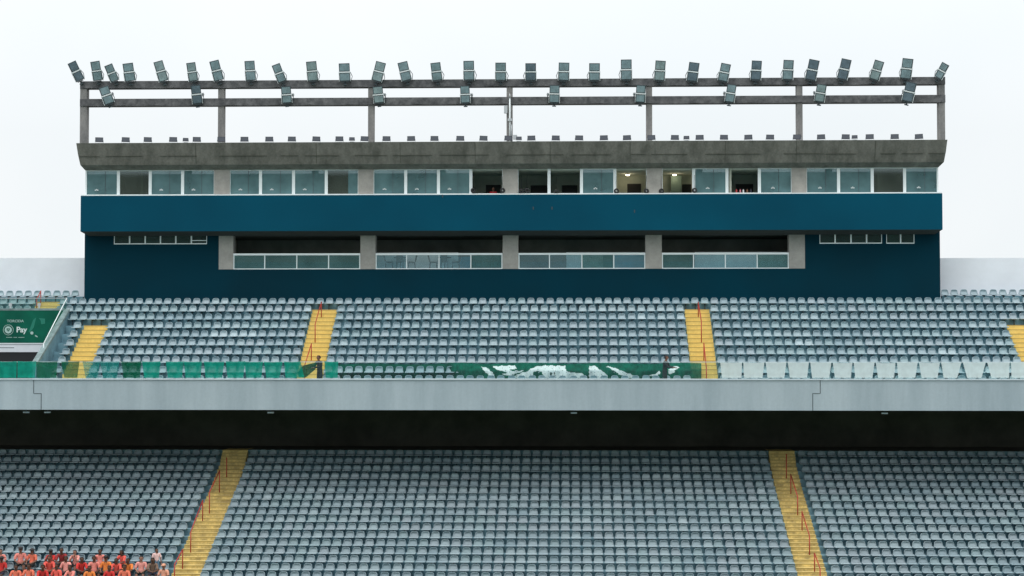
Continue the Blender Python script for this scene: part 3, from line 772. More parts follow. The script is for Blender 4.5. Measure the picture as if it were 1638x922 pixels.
# roof slab (hopper shaped fascia)
zr0, zr1, zr2, zr3 = zwt, PZ(262, 99.75), PZ(245, 99.6), PZ(226.5, 99.45)
def rect(px0, px1, Y): return [(PX(px0, Y), Y), (PX(px1, Y), Y), (PX(px1, Y), BACK+.6), (PX(px0, Y), BACK+.6)]
rings = [(rect(133.5, 1504, 100.2), zr0), (rect(126, 1512.5, 99.75), zr1), (rect(122, 1516, 99.6), zr2), (rect(119, 1518.5, 99.45), zr3)]
vs = []; fs = []
for rc, z in rings: vs += [(x, y, z) for x, y in rc]
for r_ in range(3):
    for i in range(4): fs.append((r_*4+i, r_*4+(i+1) % 4, (r_+1)*4+(i+1) % 4, (r_+1)*4+i))
fs += [(3, 2, 1, 0), (12, 13, 14, 15)]
MB().add(vs, fs).build('roof', M['roof'], bd)
for px in (313, 506, 640, 760, 880, 1008, 1160, 1274, 1400):
    p = at(px, 245, 99.57); MB().add([(p.x-.012, 99.725, zr1+.05), (p.x+.012, 99.725, zr1+.05), (p.x+.012, 99.43, zr3-.03), (p.x-.012, 99.43, zr3-.03)], [(0, 1, 2, 3)]).build('formwork_joint', M['formline'], bd)
# formwork line
zl = PZ(248, 99.6)
xx = PX(124, 99.6)
while xx < PX(1512, 99.6):
    x2 = xx+rnd.uniform(.8, 3.5); x2 = min(x2, PX(1513, 99.6)); dz = rnd.uniform(-.01, .01); MB().box(xx, x2, 99.60-.004, 99.66, zl-.012+dz, zl+.006+dz).build('formwork_line', M['formline'], bd); xx = x2+rnd.uniform(.1, 1.4)

# objects at the open windows: coiled cables
for i, (px, py, lab) in enumerate(((757, 305, 'left side of the window with the person in red'), (804, 305, 'concrete column right of the person in red'), (834, 306, 'window just right of the second concrete column'),
                    (843, 305, 'open window bottom, right of another coil'), (986, 306, 'left side of the open window with the lit lamp'), (1034, 306, 'left edge of the third column'),
                    (1058, 306, 'right edge of the third column'), (1111, 305, 'white post right of the second lit lamp'), (890, 308, 'bottom of the third open window'))):
    p = at(px, py, YWIN-.16)
    e = empty('cable_coil', (p.x, p.y, p.z), 'small black coiled cable at %s' % lab, 'cable', 'black coiled cables at the open windows')
    m_ = MB().torus((0, 0, 0), .11, .045).torus((.015, -.03, .01), .09, .03); m_.build('coil', M['black'], None).parent = e
    MB().path([(0, .02, .12), (-.02, .03, .5), (.01, .05, .9)], .009, n=5).build('cable', M['black'], None).parent = e
# bottles on a sill
cols_b = [('red', (.5, .05, .05)), ('pink', (.6, .2, .25)), ('white', (.7, .7, .7)), ('brown', (.2, .08, .04)), ('dark', (.03, .03, .05))]
for i, px in enumerate((1178, 1184, 1189, 1195, 1201)):
    p = at(px, 309, YWIN+.06); nm, cc = cols_b[i]
    e = empty('bottle', (p.x, YWIN+.02, zsill+.05), '%s bottle on the sill of the open window near the fourth column' % nm, 'bottle', 'bottles on the open window sill')
    b_ = MB(); b_.tube((0, 0, 0), (0, 0, .15), .045, n=8); b_.tube((0, 0, .15), (0, 0, .2), .045, .016, n=8); b_.build('body', mat('bottle_'+nm, cc, .4), None).parent = e
    b_ = MB(); b_.tube((0, 0, .2), (0, 0, .24), .02, n=8); b_.build('cap', M['black'], None).parent = e

# furniture in balcony 2 and 3
def chair_mesh():
    s = MB().box(-.21, .21, -.2, .2, .40, .47)
    b = MB().box(-.21, -.17, -.2, .2, .46, .86); 
    b = MB(); b.add([(-.23, -.19, .46), (-.19, -.19, .46), (-.27, -.19, .84), (-.335, -.19, .84), (-.23, .19, .46), (-.19, .19, .46), (-.27, .19, .84), (-.335, .19, .84)], [(0, 1, 2, 3), (4, 7, 6, 5), (0, 4, 5, 1), (1, 5, 6, 2), (2, 6, 7, 3), (3, 7, 4, 0)])
    l = [MB().tube((sx*.18, sy*.17, .43), (sx*.22, sy*.2, 0), .024, n=6) for sx in (-1, 1) for sy in (-1, 1)]
    return s, b, l
cs, cb, cl = chair_mesh(); CM = [('seat', cs.mesh('seat', M['chair'])), ('backrest', cb.mesh('backrest', M['chair']))]+[('leg', x.mesh('leg', M['chair'])) for x in cl]
tt = MB(); tt.tube((0, 0, .69), (0, 0, .75), .38, n=18); tl_ = MB(); tl_.tube((0, 0, .02), (0, 0, .70), .045, n=8); tf = MB(); tf.tube((0, 0, 0), (0, 0, .03), .22, n=12)
TM = [('tabletop', tt.mesh('tabletop', M['chair'])), ('stem', tl_.mesh('stem', M['chair'])), ('foot', tf.mesh('foot', M['chair']))]
def inst(name, parts, loc, rz, label, cat, group):
    e = empty(name, loc, label, cat, group); e.rotation_euler = (0, 0, rz)
    for nm, me in parts: c = bpy.data.objects.new(nm, me); COL.objects.link(c); c.parent = e
    return e
zfl = zbal; k = 0
for px, tn in ((640, 'left'), (711, 'middle'), (784, 'right')):
    X = PX(px, 101.8)
    inst('round_table', TM, (X, 101.95, zfl), 0, 'small dark round table behind the balcony glass, %s one' % tn, 'table', 'balcony tables')
    inst('balcony_chair', CM, (X-.66, 101.85, zfl), 0, 'dark chair left of the %s round balcony table' % tn, 'chair', 'balcony chairs')
    inst('balcony_chair', CM, (X+.66, 101.85, zfl), math.pi, 'dark chair right of the %s round balcony table' % tn, 'chair', 'balcony chairs')
    inst('balcony_chair', CM, (X+.0, 101.5, zfl), R(90), 'dark chair in front of the %s round balcony table' % tn, 'chair', 'balcony chairs')
for a, b, c, m_, lab in ((734, 752, 411, 'blue_reflection', 'narrow blue sheet imitating a reflection in the balcony glass, second bay'), (984, 1032, 409, 'blue_reflection', 'wide blue sheet imitating a reflection in the balcony glass, third bay'),
                  (965, 981, 408, 'teal_reflection', 'teal sheet imitating a reflection left of the wide blue one, third bay'), (756, 802, 409, 'teal_reflection', 'teal sheet imitating a glass reflection behind the right balcony table')):
    o = MB().box(PX(a, 102.36), PX(b, 102.36), 102.36, 102.42, zfl+.05, PZ(c, 102.36)).build('reflection_sheet', M[m_], None)  # coloured sheet painting a blue reflection of the balcony glass
    e = empty('painted_reflection', (PX((a+b)/2, 102.36), 102.39, zfl), lab, 'panel', 'sheets imitating blue reflections on the balcony'); o.name = 'board'; o.parent = e; o.matrix_parent_inverse = Matrix.Translation(-Vector(e.location))
    for px in (a+2, b-2):
        X = PX(px, 102.55); MB().box(X-.03, X+.03, 102.25, 102.44, zfl+.001, zfl+.049).build('foot', M['galv'], e)
    del o

# ------------------------------------------------------------------ gantry with floodlights
YG = 102.0
gt = empty('lighting_gantry', (PX(816, YG), YG, zr3), 'long weathered concrete gantry carrying floodlights above the roof', 'gantry')
zt1, zt0 = PZ(127, YG), PZ(139, YG); zl1, zl0 = PZ(155.5, YG), PZ(167.5, YG)
posts = [(133.5, 11), (353.5, 9.5), (593.5, 9.5), (815, 9.5), (1038.5, 9.5), (1279, 9.5), (1506.5, 10)]
for px, wd in posts:
    hw = wd/2*YG/F; X = PX(px, YG, 170)
    MB().box(X-hw, X+hw, YG-.02, YG+.5, zr3-.02, zt1-.03).build('column', M['gpost'], gt)
ex = [PX(p, YG, 170) for p, _ in posts]
for (za, zb) in ((zt0, zt1), (zl0, zl1)):
    mb = MB().box(ex[0]-.2, ex[-1]+.2, YG-.06, YG+.44, za, zb)
    mb.build('beam', M['gantry'], gt)
for (za, zb) in ((zt0, zt1), (zl0, zl1)):
    cbm = MB(); xx = ex[0]
    while xx < ex[-1]-1:
        x2 = min(ex[-1], xx+rnd.uniform(1.6, 3.2)); sg_ = rnd.uniform(.02, .09); pts = [(xx+(x2-xx)*i/6, YG-.075, za+.03-sg_*4*(i/6)*(1-i/6)) for i in range(7)]
        cbm.path(pts, .011, n=5); xx = x2
    cbm.build('cable', M['black'], gt)
def flood_parts(wd, hh, armside, lens='lens'):
    """twin-head floodlight, origin at bottom centre of the panel, face towards -Y"""
    h1 = MB(); h2 = MB(); g = .035; hw = wd/2; hm = hh/2
    parts = []
    for nm, z0, z1 in (('lamp_head', 0, hm-g), ('lamp_head', hm+g, hh)):
        m_ = MB().box(-hw, hw, 0, .10, z0, z1, 0); m_.box(-hw+.045, hw-.045, -.008, -.0005, z0+.045, z1-.045, 1)
        for i in range(5):
            x = -hw+.06+i*(wd-.12)/4; m_.box(x-.01, x+.01, .1, .17, z0+.04, z1-.04, 0)
        parts.append((nm, m_.mesh(nm, [M['case'], M[lens]])))
    b = MB().box(-hw-.03, hw+.03, -.014, .11, hm-g*.95, hm+g*.95)
    b.box(-hw-.03, -hw-.008, .02, .1, -.02, hm).box(hw+.008, hw+.03, .02, .1, -.02, hm)
    parts.append(('crossbar', b.mesh('crossbar', M['white'])))
    y = MB()
    s = armside
    y.path([(s*(hw+.02), .06, hm), (s*(hw+.13), .18, hm*.5), (s*(hw+.02), .16, -.06)], .018, n=6)
    y.box(-hw*.7, hw*.7, .02, .14, -.07, -.02)
    parts.append(('yoke', y.mesh('yoke', M['bracket'])))
    st = MB().tube((0, .1, -.2), (0, .1, -.05), .04, n=8).box(-.11, .11, .02, .2, -.24, -.18)
    parts.append(('mount', st.mesh('mount', M['bracket'])))
    return parts
TOPL = [(121,100,129,-28,11),(154,98,129,-12,12),(178,104,130,-25,11),(206,101,130,-10,14),(257,98,130,-18,13),(307,100,130,-10,13),(346,97,129,-16,14),(400,97,129,-5,15),(446,103,131,-22,13),
 (499,98,129.5,-6,16),(551,101,130,-3,17),(606,99,130,14,16),(647,99,129,-14,16),(698,100,129,-7,16),(750,97,128.5,-1,17),(801,100,129,0,17),(849,101,129,0,17),(902,100,129,2,17),(951,101,129,1,17),
 (1002,95,128,0,17),(1056,97,129,5,16),(1109,100,130,9,16),(1159,102,130,13,15),(1210,97,128,5,15),(1261,96,127.5,5,15),(1300,96,128,14,15),(1351,95,127,15,14),(1403,98,127.5,20,13),(1451,94,126,10,14),(1507,103,125,32,10)]
LOWL = [(170,139,166,-22,13),(314,136,166,-8,14),(458,138,165,-5,15),(605,138,165,-6,16),(744,137,165,-2,15),(887,136,164.5,2,16),(1025,136,164,4,15),(1169,135,163.5,10,14),(1313,135,163,11,14),(1455,132,162.5,16,14)]
rnd2 = random.Random(5)
def leanword(r): return 'leaning left' if r < -9 else 'leaning right' if r > 9 else 'upright'
for lst, wh in ((TOPL, 'top'), (LOWL, 'lower')):
    n = len(lst)
    for i, (px, y1, y0, roll, wd) in enumerate(lst):
        Yf = YG-.32
        hh = abs((y0-y1)/math.cos(R(roll)))/F*Yf*.98; 
        base = at(px-math.tan(R(roll))*(y0-y1)/2, y0, Yf)
        yaw = R(38 if px < 819 else -38)*(abs(px-819)/700)**1.2
        full = .63 if wd >= 13 else .60
        wdm = wd/F*Yf/max(.5, math.cos(yaw))
        wdm = min(.66, wdm*1.0)
        t = '%s from the %s' % (ordn(i+1), 'left') if i < n/2 else '%s from the right' % ordn(n-i)
        if i in (0, n-1): t = 'at the %s end' % ('left' if i == 0 else 'right')
        e = empty('floodlight', base, 'tall twin floodlight on the %s beam, %s, %s' % (wh, leanword(roll), t), 'floodlight', 'tall floodlights on the gantry')
        e.rotation_mode = 'XYZ'
        e.rotation_euler = (R(-10-rnd2.uniform(0, 6)) if False else R(8+rnd2.uniform(0, 5)), R(roll), yaw*.6)
        for nm, me in flood_parts(wdm, hh, 1 if px < 819 else -1, rnd2.choice(['lens', 'lens', 'lens_dark', 'lens_pale'])):
            c = bpy.data.objects.new(nm, me); COL.objects.link(c); c.parent = e
        if wh == 'lower':
            m_ = MB().path([(0, .1, hh*.5), ((1 if px < 819 else -1)*.42, .14, hh*.52), ((1 if px < 819 else -1)*.40, .3, hh*.32)], .028, n=6)
            m_.sphere(((1 if px < 819 else -1)*.40, .2, hh*.45), .07); m_.build('arm', M['galv'], None).parent = e
# small box floodlights along the roof edge
SM = [159,201,236.5,277,315,354,391,431,467,506,543,583,618,658,695,736,773,813,850,889,926,966,1003,1042,1079.5,1119,1158,1197,1231.5,1274.5,1313.5,1352.6,1391,1431,1470]
SMB = [297, 563, 830, 1098, 1367]
def small_parts(s=1.0):
    hd = MB().box(-.22*s, .22*s, 0, .10, .09, .09+.27*s, 0).box(-.19*s, .19*s, -.006, -.0005, .115, .065+.27*s, 1)
    for i in range(4): hd.box(-.17*s+i*.11*s, -.15*s+i*.11*s, .1, .16, .1, .07+.2*s, 0)
    ft = MB().box(-.17*s, .17*s, -.05, .13, .0, .035).box(-.24*s, -.222*s, .02, .07, .03, .2).box(.222*s, .24*s, .02, .07, .03, .2)
    return [('lamp_head', hd.mesh('lamp_head', [M['smallcase'], M['smalllens']])), ('bracket', ft.mesh('bracket', M['galv']))]
SP = small_parts(); SPB = small_parts(.72)
for i, px in enumerate(SM):
    n = len(SM); t = '%s from the left' % ordn(i+1) if i < n/2 else '%s from the right' % ordn(n-i)
    P = at(px, 226.5, 99.75)
    e = inst('roof_lamp', SP, (P.x, 99.75, zr3+.005), R((819-px)/819*22+rnd2.uniform(-6, 6)), 'small dark box lamp on the roof edge, %s' % t, 'floodlight', 'small box lamps along the roof edge')
    e.rotation_euler.y = R(rnd2.uniform(-2, 3)); 
for i, px in enumerate(SMB):
    P = at(px, 226.5, 100.9); 
    e = inst('roof_lamp', SPB, (P.x, 100.9, zr3+.17), R((819-px)/819*22), 'smallest dark lamp set back on the roof, %s from the left' % ordn(i+1), 'floodlight', 'small lamps set back on the roof')
    m_ = MB(); m_.tube((0, .05, -.17), (0, .05, .02), .02, n=6); m_.build('stand', M['bracket'], None).parent = e
# antenna pole at the middle post
an = empty('antenna_mast', (PX(815.5, YG-.2, 200), YG-.2, zr3), 'slim white antenna mast with small boxes on the middle gantry column', 'antenna')
X = PX(815.5, YG-.2, 190)
MB().tube((X, YG-.2, zr3), (X, YG-.2, PZ(158, YG)), .045).build('pole', M['white'], an)
MB().tube((X, YG-.2, PZ(158, YG)), (X, YG-.2, PZ(150, YG)), .07, .01).build('tip', M['galv'], an)
MB().box(X-.12, X+.12, YG-.33, YG-.2, PZ(195, YG), PZ(191, YG)).build('equipment_box', M['galv'], an)
X2 = PX(809, YG-.2, 175); MB().box(X2-.1, X2+.1, YG-.3, YG-.05, PZ(182, YG), PZ(170, YG)).build('equipment_box', M['galv'], an)
X2 = PX(824, YG-.2, 175); MB().box(X2-.12, X2+.12, YG-.3, YG-.1, PZ(224, YG), PZ(217, YG)).tube((X+.1, YG-.2, PZ(222, YG)), (X+.1, YG-.2, PZ(200, YG)), .025).build('equipment_box', M['galv'], an)

# ------------------------------------------------------------------ guard rail on the parapet
zr = PZ(579, PAR_Y+.1)
pg = empty('parapet_guard_rail', (0, PAR_Y+.1, par_top), 'clear glass guard with thin pale top rail along the upper tier parapet', 'guard rail')
MB().box(XL, XR, PAR_Y+.08, PAR_Y+.11, zr-.025, zr+.005).build('top_rail', M['cap'], pg)
x = XL; n = 0
while x < XR-.1:
    x2 = min(XR, x+2.15); MB().box(x+.01, x2-.01, PAR_Y+.09, PAR_Y+.10, par_top+.003, zr-.027).build('glass_panel', M['glass_clear'], pg); x = x2
# cloths hung on the rail
CG = {'g1': cloth('bright_green_cloth', (.008, .35, .25), .2), 'g2': cloth('dark_green_cloth', (.006, .14, .07), .2), 'g3': cloth('sheer_green_cloth', (.02, .30, .27), .38), 'w': cloth('sheer_white_cloth', (.86, .93, .925), .14, .06)}
nameg = {'g1': 'bright green', 'g2': 'dark green', 'g3': 'sheer green', 'w': 'sheer white'}
def hang(pts, mk_, label, group, yoff=0.0, wav=.02):
    """pts: (xtopL, xtopR, xbotL, xbotR, ytop, ybot) in photo pixels at the rail's plane"""
    a, b, c, d, y0, y1 = pts; nx, nz = 14, 8; Y = PAR_Y+.055-yoff
    A = at(a, y0, Y); B = at(b, y0, Y); C_ = at(c, y1, Y); D = at(d, y1, Y)
    ph = random.uniform(0, 6); mb = MB(); vs = []
    for j in range(nz+1):
        v = j/nz
        for i in range(nx+1):
            u = i/nx; X = (A.x*(1-u)+B.x*u)*(1-v)+(C_.x*(1-u)+D.x*u)*v; Z = A.z*(1-v)+C_.z*v
            sag = .02*math.sin(math.pi*u)*(1-v)+random.uniform(-.004, .004)
            if v == 1: Z = max(Z+random.uniform(0, .015), par_top+.006)
            vs.append((X, Y-abs(wav*math.sin(ph+u*17+v*1.5)*(.3+v)), Z-sag*(1-v)))
    fs = [(j*(nx+1)+i, j*(nx+1)+i+1, (j+1)*(nx+1)+i+1, (j+1)*(nx+1)+i) for j in range(nz) for i in range(nx)]
    o = mb.add(vs, fs, 0, True).build('hanging_cloth', CG[mk_]); tag(o, label, 'cloth', group)
    return o
GL = [(-12,27,-12,26,'g1'),(28,58,28,56,'g1'),(58,92,58,90,'g2'),(98,127,103,124,'g2'),(132,160,137,156,'g3'),(160,191,165,187,'g3'),(194,226,198,224,'g2'),(227,257,231,254,'g1'),(265,294,269,291,'g1'),(294,323,297,321,'g1'),
      (326,359,329,355,'g1'),(361,392,364,389,'g1'),(391,421,394,418,'g1'),(422,452,426,447,'g1'),(454,481,457,487,'g1'),(519,541,521,540,'g1')]
for i, (a, b, c, d, m_) in enumerate(GL):
    lab = '%s cloth hung on the parapet rail, %s from the left' % (nameg[m_], ordn(i+1))
    hang((a, b, c, d, 578.5+random.uniform(-.5, .5), 604.8), m_, lab, 'green cloths hung along the parapet')
gc = [1151, 1188, 1223.7, 1259, 1295, 1331, 1364.5, 1400, 1433.5, 1469, 1504.5, 1539, 1578, 1616, 1652]
gw = [4, 2, 4, 4.5, 4, 4.5, 3.5, 4.5, 3.5, 5, 5, 8, 8, 2, 3]
for i in range(len(gc)-1):
    a = gc[i]+1.0; b = gc[i+1]-1.0
    n = len(gc)-1; t = '%s right of the right stair' % ordn(i+1)
    hang((a, b, gc[i]+gw[i], gc[i+1]-gw[i+1], 580+random.uniform(-.6, .6), 604.8), 'w', 'sheer white cloth hung on the parapet rail, %s' % t, 'white cloths hung along the parapet', wav=.012)
# dark bunched cloth the man at the left stair pulls
o = MB(); P = [at(478, 604, PAR_Y+.3), at(489, 604, PAR_Y+.3), at(504, 591, PAR_Y+.3), at(506, 580, PAR_Y+.3), at(496, 582, PAR_Y+.3), at(483, 586, PAR_Y+.3), at(476, 596, PAR_Y+.3)]
vs = [p for p in P]+[p+Vector((0, .12, 0)) for p in P]; n = len(P)
o.add(vs, [(i, (i+1) % n, n+(i+1) % n, n+i) for i in range(n)]+[tuple(range(n)), tuple(range(2*n-1, n-1, -1))])
tag(o.build('bunched_cloth', CG['g2']), 'dark green bunched cloth pulled by the person at the left stair', 'cloth')

# large green banner with white figure, lying over the front seats
def inpoly(x, y, poly):
    c = False; n = len(poly)
    for i in range(n):
        x1, y1 = poly[i]; x2, y2 = poly[i-1]
        if (y1 > y) != (y2 > y) and x < (x2-x1)*(y-y1)/(y2-y1)+x1: c = not c
    return c
def zp(lst, x0=700, y0=560, s=3.9): return [(x0+a/s, y0+b/s) for a, b in lst]
WH = [zp([(272, 105), (300, 105), (345, 140), (360, 175), (335, 172), (300, 140)]),
      zp([(345, 100), (480, 98), (495, 120), (440, 122), (470, 132), (550, 128), (500, 145), (440, 160), (400, 150), (440, 140), (380, 125), (350, 112)]),
      zp([(470, 175), (500, 150), (560, 135), (600, 108), (680, 98), (795, 98), (800, 130), (840, 140), (910, 145), (910, 176), (740, 178), (735, 145), (655, 135), (600, 135), (590, 160), (560, 178)]),
      zp([(650, 135), (735, 135), (740, 178), (700, 165), (680, 178), (665, 172)]),
      zp([(945, 100), (985, 102), (1020, 130), (1055, 150), (1062, 180), (945, 178)]),
      zp([(1045, 103), (1100, 112), (1160, 135), (1230, 160), (1255, 176), (1190, 172), (1130, 150), (1090, 125)]),
      zp([(1310, 160), (1350, 150), (1385, 130), (1390, 150), (1360, 165)]),
      zp([(1440, 120), (1490, 100), (1508, 112), (1480, 128), (1475, 145), (1440, 150)])]
BK = [zp([(700, 140), (712, 140), (716, 178), (705, 172)]), zp([(726, 140), (732, 140), (738, 178), (731, 176)])]
x0b, x1b = 542, 1122; nx, nz = 560, 26
vs = []; fs = []; mi = []
rb = random.Random(11)
for j in range(nz+1):
    v = j/nz
    for i in range(nx+1):
        px = x0b+(x1b-x0b)*i/nx
        t = min(1, max(0, (px-716)/22)); t = t*t*(3-2*t)
        # left: sheet on the riser behind row 1; right: sheet drawn over the backs of row 1
        Yl = U_Y[2]-UR-.004
        Yr = U_Y[1]-.05-.43*min(1, v/.45)+.035*math.sin(px*.21+v*4)+.03*math.sin(px*.37+v*2+1.3)+.02*math.sin(px*.83-v*5)
        Y = Yl*(1-t)+Yr*t
        ytop = (582.5 if px < 716 else 581.5)+.7*math.sin(px*.05)
        ybot = 606.5
        py = ytop+(ybot-ytop)*v
        p = at(px, py, Y); vs.append((p.x, p.y, max(p.z, U_z[1]+.008) if Y > U_Y[1]-UR else max(p.z, U_z[0]+.02)))
for j in range(nz):
    for i in range(nx):
        fs.append((j*(nx+1)+i, j*(nx+1)+i+1, (j+1)*(nx+1)+i+1, (j+1)*(nx+1)+i))
        px = x0b+(x1b-x0b)*(i+.5)/nx; py = 581.8+(606-581.8)*(j+.5)/nz
        m_ = 0
        qx = px+.5*math.sin(py*1.1+px*.3); qy = py+.5*math.sin(px*.55)
        if any(inpoly(qx, qy, w_) for w_ in WH): m_ = 1
        if m_ == 1 and abs(math.sin(px*.31+py*.42)) < .035: m_ = 0
        if any(inpoly(px, py, w_) for w_ in BK): m_ = 2
        mi.append(m_)
me = bpy.data.meshes.new('banner'); me.from_pydata(vs, [], fs)
for m_ in (cloth('banner_green', (.002, .125, .075), .08, .35), cloth('banner_white', (.92, .97, .97), 0.0, .04), cloth('banner_dark', (.02, .06, .05), 0)): me.materials.append(m_)
me.polygons.foreach_set('material_index', mi); me.polygons.foreach_set('use_smooth', [True]*len(fs))
tag(link('banner', me), 'long green banner with white painted figure spread over the front seats', 'banner')

# ------------------------------------------------------------------ people
def seg_d(p, a, b):
    ab = b-a; t = max(0, min(1, (p-a).dot(ab)/max(1e-9, ab.length_squared))); return (p-(a+ab*t)).length
def body_from(J, bones):
    """J: name -> (x,y,z,rx,ry); bones: pairs. One continuous skinned body."""
    names = list(J); me = bpy.data.meshes.new('skeleton')
    me.from_pydata([J[n][:3] for n in names], [(names.index(a), names.index(b)) for a, b in bones], [])
    o = bpy.data.objects.new('skeleton', me); COL.objects.link(o)
    sk = o.modifiers.new('skin', 'SKIN'); sk.use_smooth_shade = True; sk.branch_smoothing = .6
    for i, n in enumerate(names):
        sv = me.skin_vertices[0].data[i]; sv.radius = (J[n][3], J[n][4] if len(J[n]) > 4 else J[n][3]); sv.use_root = (n == 'pelvis')
    sb_ = o.modifiers.new('sub', 'SUBSURF'); sb_.levels = 2; sb_.render_levels = 2
    dg = bpy.context.evaluated_depsgraph_get(); dg.update(); m2 = bpy.data.meshes.new_from_object(o.evaluated_get(dg))
    bpy.data.objects.remove(o)
    return m2
BONES = [('pelvis', 'belly'), ('belly', 'chest'), ('chest', 'neck'), ('neck', 'chin'), ('chin', 'brow'), ('brow', 'crown')]
for s in 'LR':
    BONES += [('chest', 'sh'+s), ('sh'+s, 'el'+s), ('el'+s, 'wr'+s), ('wr'+s, 'pa'+s), ('pelvis', 'hi'+s), ('hi'+s, 'kn'+s), ('kn'+s, 'an'+s), ('an'+s, 'to'+s)]
def pose(kind):
    J = {}
    if kind.startswith('sit'):
        ly = {'sit_lap': 0.0, 'sit_lean': -.14, 'sit_chin': -.08}[kind]
        J['pelvis'] = (0, -.15, .53, .14, .11); J['belly'] = (0, -.13+ly*.3, .69, .125, .10); J['chest'] = (0, -.12+ly*.7, .87, .15, .11)
        J['neck'] = (0, -.13+ly, 1.02, .05); J['chin'] = (0, -.16+ly*1.1, 1.10, .068); J['brow'] = (0, -.15+ly*1.1, 1.19, .088, .095); J['crown'] = (0, -.14+ly*1.1, 1.265, .055)
        for s, q_ in (('L', -1), ('R', 1)):
            J['sh'+s] = (q_*.18, -.12+ly*.8, .96, .055); J['el'+s] = (q_*.25, -.20+ly, .71, .042); J['wr'+s] = (q_*.13, -.42, .63, .028); J['pa'+s] = (q_*.09, -.49, .62, .036, .02)
            J['hi'+s] = (q_*.10, -.18, .51, .09); J['kn'+s] = (q_*.15, -.56, .53, .058); J['an'+s] = (q_*.15, -.55, .10, .038); J['to'+s] = (q_*.16, -.68, .045, .038)
        if kind == 'sit_lean':
            for s, q_ in (('L', -1), ('R', 1)):
                J['el'+s] = (q_*.22, -.42, .70, .042); J['wr'+s] = (q_*.08, -.58, .66, .028); J['pa'+s] = (q_*.03, -.63, .66, .036, .02)
        if kind == 'sit_chin':
            J['elR'] = (.20, -.40, .72, .042); J['wrR'] = (.10, -.36, .96, .028); J['paR'] = (.05, -.34, 1.03, .036, .02)
            J['elL'] = (-.20, -.40, .72, .042); J['wrL'] = (-.10, -.36, .94, .028); J['paL'] = (-.06, -.34, 1.01, .036, .02)
    else:
        b = {'stand': 0, 'stand_bend': -.22, 'stand_work': -.05}[kind]
        J['pelvis'] = (0, 0, .95, .14, .11); J['belly'] = (0, b*.3, 1.10, .125, .10); J['chest'] = (0, b*.8, 1.29, .16, .115)
        J['neck'] = (0, b*1.1, 1.45, .052); J['chin'] = (0, b*1.25-.03, 1.53, .068); J['brow'] = (0, b*1.3-.02, 1.62, .088, .095); J['crown'] = (0, b*1.3-.01, 1.69, .055)
        for s, q_ in (('L', -1), ('R', 1)):
            J['sh'+s] = (q_*.19, b, 1.39, .055); J['el'+s] = (q_*.25, b-.02, 1.12, .043); J['wr'+s] = (q_*.25, b-.12, .88, .029); J['pa'+s] = (q_*.25, b-.15, .80, .036, .02)
            J['hi'+s] = (q_*.10, 0, .90, .09); J['kn'+s] = (q_*.11, -.03, .50, .06); J['an'+s] = (q_*.11, .02, .09, .04); J['to'+s] = (q_*.13, -.13, .045, .038)
        if kind in ('stand_bend', 'stand_work'):
            for s, q_ in (('L', -1), ('R', 1)):
                J['el'+s] = (q_*.24, b-.12, 1.13, .043); J['wr'+s] = (q_*.15, b-.34, 1.10, .029); J['pa'+s] = (q_*.13, b-.42, 1.10, .036, .02)
    return J
